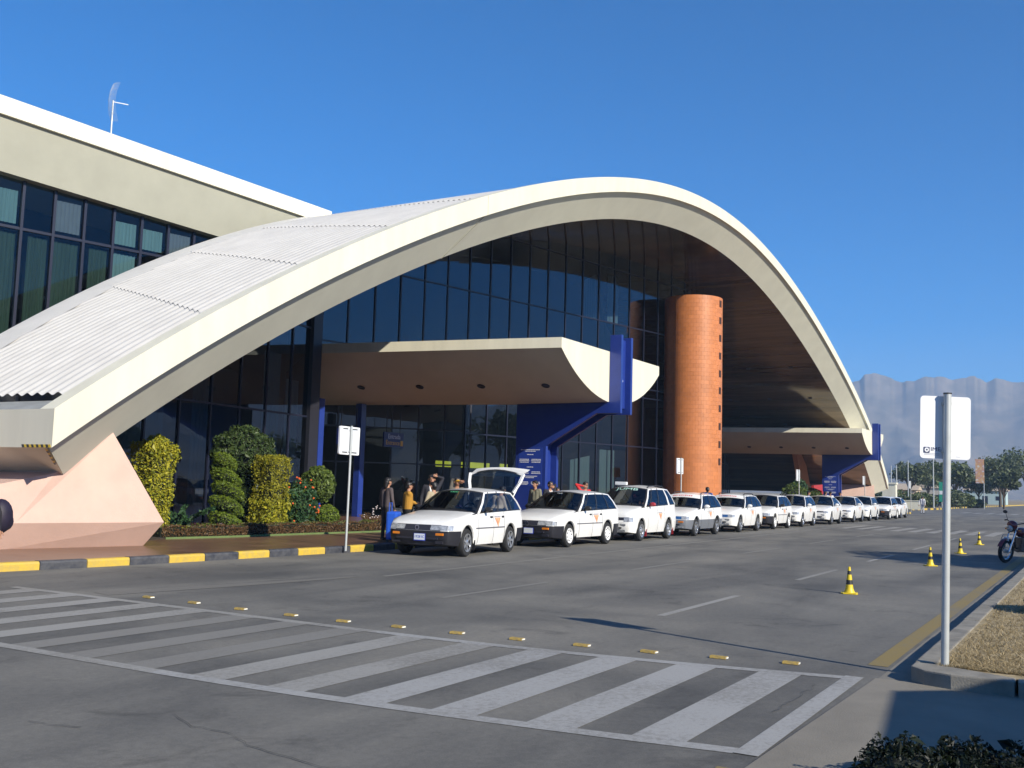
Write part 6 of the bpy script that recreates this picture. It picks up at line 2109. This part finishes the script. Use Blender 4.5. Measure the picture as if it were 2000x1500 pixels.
def person(label, loc, rz, height=1.66, top=(0.3, 0.3, 0.3), legs=(0.03, 0.03, 0.04), inner=None, hands=((.32, .10, .80), (-.32, .10, .80)), hair='short',
           head_turn=0.0, head_tilt=0.0, glasses=False, lean=0.0, legs_pose=None, build=1.0, bag=None, sleeves=True, jacket_open=False, phone=False):
    """local axes: x to the person's left, -y the way they face, z up; hands are wrist targets in local coordinates"""
    k = height / 1.70
    t = empty("person", loc, rz, label=label, cat="person")
    S_ = lambda p: (p[0] * k, p[1] * k, p[2] * k)
    hip = Vector((0, 0, .92)); che = Vector((0, -lean * .30, 1.26)); nk = Vector((0, -lean * .42 - .01, 1.47)); hd = Vector((0, -lean * .5 - .03, 1.595))
    segs = []      # (p, q, r1, r2, material index)
    B = build
    # trunk: paired capsules give an oval section
    for sx in (-1, 1):
        segs.append(((sx * .075, 0, .90), (sx * .085, che.y, 1.14), .118 * B, .112 * B, 1))
        segs.append(((sx * .085, che.y, 1.14), (sx * .105, che.y - .0, 1.33), .112 * B, .105 * B, 1))
        segs.append(((sx * .08, che.y + .01, 1.36), (sx * .175, che.y + .01, 1.395), .085, .068, 1))
    segs.append(((0, che.y - .03, 1.08), (0, che.y - .035, 1.28), .105 * B, .095 * B, 1))
    segs.append((tuple(nk - Vector((0, -.01, .08))), tuple(nk + Vector((0, -.01, .06))), .062, .055, 0))
    # head
    segs.append((tuple(hd + Vector((0, .015, .02))), tuple(hd + Vector((0, .02, .035))), .088, .09, 0))
    segs.append((tuple(hd + Vector((0, -.035, -.045))), tuple(hd + Vector((0, -.01, .03))), .058, .078, 0))
    # arms
    for s_, w in ((1, hands[0]), (-1, hands[1])):
        sh = Vector((s_ * .19, che.y + .01, 1.385)); wr = Vector(w)
        d = wr - sh; L1, L2 = .285, .255
        dist = min(d.length, L1 + L2 - .01); dn = d.normalized(); wr = sh + dn * dist
        aa = (L1 ** 2 - L2 ** 2 + dist ** 2) / (2 * dist); hh = math.sqrt(max(0, L1 ** 2 - aa ** 2))
        pole = Vector((s_ * .75, .75, -.55)); pole = (pole - dn * pole.dot(dn)).normalized()
        el = sh + dn * aa + pole * hh
        segs.append((tuple(sh), tuple(el), .062 * B, .048 * B, 1)); segs.append((tuple(el), tuple(wr), .047 * B, .034, 1 if sleeves else 0))
        fd = (wr - el).normalized()
        segs.append((tuple(wr), tuple(wr + fd * .07), .030, .036, 0))
        t["_h%d" % s_] = [*wr, *fd]
    # legs
    lp = legs_pose or (((.10, 0, .50), (.11, .02, .09)), ((-.10, 0, .50), (-.11, .02, .09)))
    for s_, (kn, an) in zip((1, -1), lp):
        segs.append(((s_ * .085, 0, .90), kn, .098 * B, .068, 2)); segs.append((kn, an, .064, .046, 2))
        segs.append(((an[0], an[1] + .02, an[2] - .045), (an[0] + s_ * .02, an[1] - .15, an[2] - .055), .042, .036, 3))
    mb = MB()
    for p, q, r1, r2, m in segs: capsule(mb, p, q, r1, r2)
    M_TOP = mat("cloth_%.2f_%.2f_%.2f" % top, top, 0.85, var=0.18, scale=9); M_LEG = mat("cloth_%.2f_%.2f_%.2f" % legs, legs, 0.85, var=0.18, scale=9)
    mats = [M_SKIN, M_TOP, M_LEG, M_SHOE, M_EYE, M_LIP]
    if inner: mats.append(mat("cloth_%.2f_%.2f_%.2f" % inner, inner, 0.8, var=.1, scale=9))
    me = remesh(mb, .017, mats)
    co = np.empty(len(me.vertices) * 3, dtype=np.float32); me.vertices.foreach_get("co", co); co = co.reshape(-1, 3)
    D = np.stack([seg_dist(co, p, q, r1, r2) for p, q, r1, r2, m in segs], 1)
    vm = np.array([m for *_, m in segs])[np.argmin(D, 1)]
    pm_ = []
    nl = len(me.loops); lv = np.empty(nl, dtype=np.int32); me.loops.foreach_get("vertex_index", lv)
    ls = np.empty(len(me.polygons), dtype=np.int32); me.polygons.foreach_get("loop_start", ls)
    C_ = (co[lv[ls]] + co[lv[ls + 2]]) / 2
    M_ = vm[lv[ls]]
    for c, m in zip(C_.tolist(), M_.tolist()):
        if m == 1 and c[2] < .93: m = 2
        if m == 1 and inner and abs(c[0]) < .055 + .03 * (c[2] - 1.1) and c[1] < che.y - .05 and c[2] > .95: m = 6
        pm_.append(m)
    me.materials.clear()
    for q in mats: me.materials.append(q)
    me.polygons.foreach_set("material_index", pm_)
    # rotate and tilt the head region
    if head_turn or head_tilt:
        rot = Matrix.Rotation(head_turn, 3, 'Z') @ Matrix.Rotation(head_tilt, 3, 'X')
        for v in me.vertices:
            w = min(1, max(0, (v.co.z - 1.46) / .07))
            if abs(v.co.x) < .13 and w > 0 and (Vector(v.co) - hd).length < .2:
                v.co = Vector(v.co).lerp(nk + rot @ (Vector(v.co) - nk), w)
    rot = (Matrix.Rotation(head_turn, 3, 'Z') @ Matrix.Rotation(head_tilt, 3, 'X')) if (head_turn or head_tilt) else Matrix.Identity(3)
    HT = lambda p: tuple(nk + rot @ (hd + Vector(p) - nk))
    # features and fingers join the body mesh
    ex = MB()
    nose = MB()
    ex.add([HT(p) for p in ((0, -.098, .022), (-.016, -.095, -.02), (.016, -.095, -.02), (0, -.125, -.018))], [(0, 1, 3), (0, 3, 2), (1, 2, 3)], 0, True)
    for sx in (-1, 1):
        c = HT((sx * .033, -.086, .018)); ex.ell(c, (.013, .010, .008), 8, 6, 4)
        c = HT((sx * .033, -.092, .036)); ex.ell(c, (.02, .008, .005), 8, 4, 4)
        c = HT((sx * .090, .015, .0)); ex.ell(c, (.014, .026, .034), 8, 6, 0)
    ex.ell(HT((0, -.092, -.052)), (.024, .010, .007), 10, 5, 5)
    for s_ in (1, -1):
        h = t["_h%d" % s_]; del t["_h%d" % s_]
        w = Vector(h[:3]); f = Vector(h[3:]); sd = f.cross(Vector((0, 1, .2))).normalized()
        if sd.length < .1: sd = Vector((1, 0, 0))
        nr = sd.cross(f).normalized()
        for i, (o_, ln) in enumerate(((-.028, .060), (-.010, .070), (.009, .066), (.026, .052))):
            a = w + f * .085 + sd * o_; b = a + f * ln * .55 + nr * .006; c = b + f * ln * .42 + nr * .02
            ex.tube([tuple(a - f * .02), tuple(a), tuple(b), tuple(c)], [.0095, .0095, .0088, .0065], 7, 0)
        a = w + f * .035 + sd * -.034; ex.tube([tuple(a), tuple(a + f * .035 - sd * .024), tuple(a + f * .062 - sd * .026 + nr * .01)], [.0115, .0105, .008], 7, 0)
    bm = bmesh.new(); bm.from_mesh(me)
    em = ex.mesh("ex", mats); bm.from_mesh(em); bm.to_mesh(me); bm.free(); bpy.data.meshes.remove(em)
    me.transform(Matrix.Scale(k, 4))
    body = mesh_obj("body", me, t)
    # hair
    hb = MB()
    capsule(hb, HT((0, .025, .045)), HT((0, .03, .05)), .096, .096)
    capsule(hb, HT((-.04, -.02, .075)), HT((.04, -.02, .075)), .055, .055)
    if hair == 'long':
        capsule(hb, HT((0, .06, .0)), HT((0, .085, -.12)), .085, .06)
    elif hair == 'tied':
        capsule(hb, HT((0, .075, -.02)), HT((0, .09, -.03)), .075, .05)
    elif hair == 'hat':
        capsule(hb, HT((0, .02, .05)), HT((0, .02, .07)), .10, .098); capsule(hb, HT((0, -.09, .055)), HT((0, -.13, .05)), .05, .03)
    else:
        capsule(hb, HT((0, .06, .0)), HT((0, .055, -.05)), .082, .06)
    hme = remesh(hb, .012, [M_HAIR], 1)
    hme.materials.clear(); hme.materials.append(M_HAIR)
    hme.transform(Matrix.Scale(k, 4))
    ho = mesh_obj("hair", hme, t)
    if glasses:
        g = MB()
        for sx in (-1, 1): g.ell(HT((sx * .033, -.100, .02)), (.027, .008, .018), 10, 6)
        g.tube([HT((-.06, -.1, .024)), HT((.06, -.1, .024))], .004, 5)
        for sx in (-1, 1): g.tube([HT((sx * .058, -.098, .026)), HT((sx * .092, .01, .02))], .003, 5)
        go = g.build("sunglasses", M_BLACK, t); go.scale = (k, k, k)
    return t

# group beside the first taxi (heads rise above its roof)
person("person in dark jacket standing behind the blue suitcase", (22.0, 16.75, .15), R(75), 1.66, top=(.09, .07, .07), legs=(.03, .03, .035), hair='long', hands=((.27, -.05, .82), (-.24, -.10, .84)))
person("person in mustard top with folded arms beside the first taxi", (22.35, 16.3, .15), R(48), 1.56, top=(.44, .22, .025), legs=(.012, .012, .014), hair='tied', hands=((-.06, -.26, 1.08), (.08, -.27, 1.12)), build=1.22, head_turn=R(8), sleeves=True)
person("person in beige jacket with back turned, next to the windscreen of the first taxi", (22.35, 15.45, .15), R(165), 1.58, top=(.40, .33, .22), legs=(.05, .05, .06), hands=((.20, -.22, 1.0), (-.20, -.22, 1.0)))
person("person in dark jacket and white shirt shading the eyes with a raised hand", (23.45, 16.3, .15), R(-45), 1.78, top=(.018, .018, .026), legs=(.03, .03, .04), inner=(.72, .72, .70), hands=((.13, -.10, 1.68), (-.28, -.03, .84)), head_turn=R(-8))
person("person in grey jacket over yellow shirt with hand at the forehead", (24.75, 16.3, .15), R(-35), 1.72, top=(.11, .10, .085), legs=(.03, .03, .04), inner=(.70, .36, .02), hands=((.26, .0, .84), (.02, -.15, 1.63)), hair='short')
person("person in beige jacket bending at the open tailgate of the first taxi", (24.75, 15.05, 0), R(75), 1.66, top=(.42, .35, .27), legs=(.05, .05, .06), lean=.75, hands=((.16, -.50, .92), (-.16, -.50, .92)))
person("person in olive jacket looking away near the blue pylon", (30.6, 16.9, .15), R(-100), 1.72, top=(.20, .19, .13), legs=(.04, .04, .05), hands=((.25, -.08, .84), (-.25, -.08, .84)))
person("person in dark jacket and sunglasses holding a phone to the ear by the pylon", (31.3, 16.7, .15), R(-30), 1.71, top=(.02, .02, .03), legs=(.03, .03, .04), inner=(.72, .72, .72), hands=((.13, -.04, 1.55), (-.27, -.05, .84)), glasses=True)
person("short person half hidden behind the roof of the second taxi", (32.8, 17.2, .15), R(-30), 1.50, top=(.20, .17, .15), legs=(.04, .04, .05))
person("person in red jacket and sunglasses with a hand to the ear behind the second taxi", (33.7, 16.5, .15), R(-28), 1.74, top=(.62, .03, .035), legs=(.04, .04, .06), hands=((.27, -.05, .84), (-.14, -.06, 1.57)), glasses=True, build=1.1)
person("person in blue shirt standing before the tiled tower", (46.9, 16.4, .15), R(120), 1.70, top=(.06, .12, .42), legs=(.03, .03, .04), hands=((.12, -.28, 1.1), (-.12, -.28, 1.15)))
person("person in pale blue shirt among the taxis by the far pylon", (66.4, 16.4, .15), R(20), 1.66, top=(.16, .22, .42), legs=(.04, .04, .05))
person("person in white shirt under the far pylon, left one", (71.5, 16.5, .15), R(60), 1.70, top=(.72, .72, .72), legs=(.04, .04, .05))
person("person in white shirt under the far pylon, right one", (73.4, 16.6, .15), R(-60), 1.68, top=(.70, .70, .72), legs=(.04, .04, .05), hair='hat')
person("person in dark clothes near the far arch foot", (76.5, 16.6, .15), R(10), 1.66, top=(.05, .05, .06), legs=(.03, .03, .04))
person("person in white standing by the gate pillar beyond the taxis", (106.5, 15.2, .0), R(80), 1.70, top=(.72, .72, .74), legs=(.55, .55, .58))
# passer-by at the left edge, mostly out of the picture, with a dark backpack
pb = person("person in black cut off by the left edge of the picture", (9.12, 14.62, 0), R(150), 1.66, top=(.015, .013, .018), legs=(.02, .02, .03))
bp_ = empty("backpack", (9.47, 14.60, .78), R(5), label="dark purple-black backpack at the left edge of the picture", cat="backpack")
mb = MB(); mb.ell((0, 0, .26), (.19, .17, .27), 14, 10); mb.build("bag_body", mat("dark_purple_nylon", (0.018, 0.012, 0.03), 0.6, var=.3, scale=8), bp_)
MB().ell((.10, 0, .18), (.11, .13, .14), 12, 8).build("front_pocket", MATS["dark_purple_nylon"], bp_)
MB().tube([(-.15, -.08, .45), (-.25, -.09, .5), (-.3, -.09, .3), (-.18, -.08, .08)], .02, 6).build("strap", MATS["dark_purple_nylon"], bp_)
# blue suitcase beside the group
sc = empty("suitcase", (21.55, 16.15, .15), R(20), label="bright blue suitcase standing on the pavement by the first taxi", cat="suitcase")
M_SUIT = mat("blue_suitcase_shell", (0.02, 0.10, 0.55), 0.35)
MB().box((-.22, -.15, .06), (.22, .15, .80)).build("shell", M_SUIT, sc, bevel=.06, weld=True)
MB().box((-.18, -.19, .12), (.18, -.152, .55)).build("front_pocket", M_SUIT, sc, bevel=.03, weld=True)
MB().tube([(-.12, .1, .78), (-.12, .1, 1.02), (.12, .1, 1.02), (.12, .1, .78)], .012, 6).build("handle", M_SUIT, sc)
for sx in (-1, 1): MB().lathe([(0, -.02), (.04, -.02), (.04, .02), (0, .02)], 10, (sx * .17, .1, .045), 'x').build("castor", M_BLACK, sc)
# driver at the wheel of the minivan
dr = person("driver sitting at the wheel of the minivan", (32.25, 13.87, .02), R(-90), 1.62, top=(.05, .05, .07), legs=(.03, .03, .04), hands=((.15, -.42, 1.12), (-.15, -.42, 1.12)), legs_pose=(((.11, -.42, .88), (.11, -.62, .60)), ((-.11, -.42, .88), (-.11, -.62, .60))))
dr.location = (32.42, 13.72, -.30)
# ------------------------------------------------------------------ mountains and the air in front of them
def vnoise(x, seed, n):
    """periodic 1-D value noise, x in 0..1"""
    v = _VN.setdefault((seed, n), np.random.default_rng(seed).uniform(-1, 1, n)) if (seed, n) not in _VN else _VN[(seed, n)]
    f = x * n; i = int(math.floor(f)); t = f - i; t = t * t * (3 - 2 * t)
    return v[i % n] * (1 - t) + v[(i + 1) % n] * t
def vnoise2(x, y, seed, nx, ny):
    if (seed, nx, ny) not in _VN: _VN[(seed, nx, ny)] = np.random.default_rng(seed).uniform(-1, 1, (nx, ny + 2))
    v = _VN[(seed, nx, ny)]
    fx = x * nx; fy = y * ny; i = int(math.floor(fx)); j = int(min(math.floor(fy), ny)); u = fx - i; w = fy - j
    u = u * u * (3 - 2 * u); w = w * w * (3 - 2 * w)
    a = v[i % nx, j] * (1 - u) + v[(i + 1) % nx, j] * u; b = v[i % nx, j + 1] * (1 - u) + v[(i + 1) % nx, j + 1] * u
    return a * (1 - w) + b * w
_VN = {}
# skyline of the range in degrees of azimuth and height, peak by peak
SKY = [(-14, 5.2), (-8, 5.6), (-3, 5.9), (1, 5.8), (3.2, 5.92), (3.75, 5.92), (4.5, 6.12), (5.0, 5.98), (5.5, 6.18), (6.0, 6.2), (6.65, 6.12), (7.1, 6.26), (7.85, 6.28), (8.15, 6.2), (8.4, 6.08), (9.1, 5.98), (9.6, 6.2), (10.3, 6.42), (10.95, 6.34), (11.15, 6.15), (11.8, 5.9), (14, 5.7), (18, 5.0), (26, 4.6)]
AZ = [math.radians(a) for a in np.concatenate([np.arange(-8, 20, .055), np.arange(20, 352, 1.0)])]
na_, nr_ = len(AZ), 22
V = []; F = []
for i in range(na_):
    az = AZ[i]
    deg = math.degrees(az); deg = deg - 360 if deg > 180 else deg
    fx = (az / (2 * math.pi)) % 1.0
    el = 4.6 + 1.2 * vnoise(fx, 1, 23) + .5 * vnoise(fx, 2, 61)
    if -14 < deg < 26:
        el = float(np.interp(deg, [p[0] for p in SKY], [p[1] for p in SKY]))
    el += .08 * vnoise(fx, 3, 500) + .05 * vnoise(fx, 4, 1100) + .03 * vnoise(fx, 8, 2600)
    crest = 2400 * math.tan(math.radians(el)) + 1.75
    for j in range(nr_):
        t = j / (nr_ - 1)
        rr = 1450 + 950 * t + 25 * vnoise2(fx, t, 9, 260, 5)
        e = 4 * t * (1 - t)
        sh_ = .004 * math.sin(t * 7 + fx * 90)
        h = 238 * (.62 * t ** 1.15 + .38 * max(0, (t - .55) / .45) ** 1.3) + (crest - 238) * t ** 9 + e * (30 * vnoise2((fx + .016 * t + sh_) % 1, t, 5, 80, 4) - 26 * abs(vnoise2((fx - .022 * t + sh_) % 1, t, 6, 120, 4)) - 12 * abs(vnoise2((fx + .019 * t + sh_) % 1, t, 7, 260, 7)))
        if j == nr_ - 1: rr = 2400
        V.append((rr * math.cos(az), rr * math.sin(az), h - (4 if j == 0 else 0)))
for i in range(na_):
    k = (i + 1) % na_
    for j in range(nr_ - 1):
        F.append((i * nr_ + j, i * nr_ + j + 1, k * nr_ + j + 1, k * nr_ + j))
mt = MB(); mt.add(V, [f[::-1] for f in F], 0, True)
mt = mt.build("mountains", mat("mountain_rock", (0.26, 0.21, 0.155), 0.95, var=0.6, scale=0.016, col2=(0.09, 0.085, 0.065), stretch=(1, 1, .35), bump=0.9, bscale=.02), angle=80)
mt["kind"] = "structure"
hm = bpy.data.materials.new("haze_air")
hm.use_nodes = True
hm.node_tree.nodes.remove(hm.node_tree.nodes["Principled BSDF"])
pv = hm.node_tree.nodes.new("ShaderNodeVolumePrincipled")
pv.inputs["Color"].default_value = (0.44, 0.66, 1.0, 1)
pv.inputs["Density"].default_value = 0.00038
pv.inputs["Anisotropy"].default_value = 0.0
hm.node_tree.links.new(pv.outputs[0], hm.node_tree.nodes["Material Output"].inputs["Volume"])
hz = MB().box((-2700, -2700, -1.2), (2700, 2700, 330)).build("haze", hm)
tag(hz, "thin bluish haze in the air before the mountains", "haze", kind="stuff")
# the ground sheet runs past the haze box
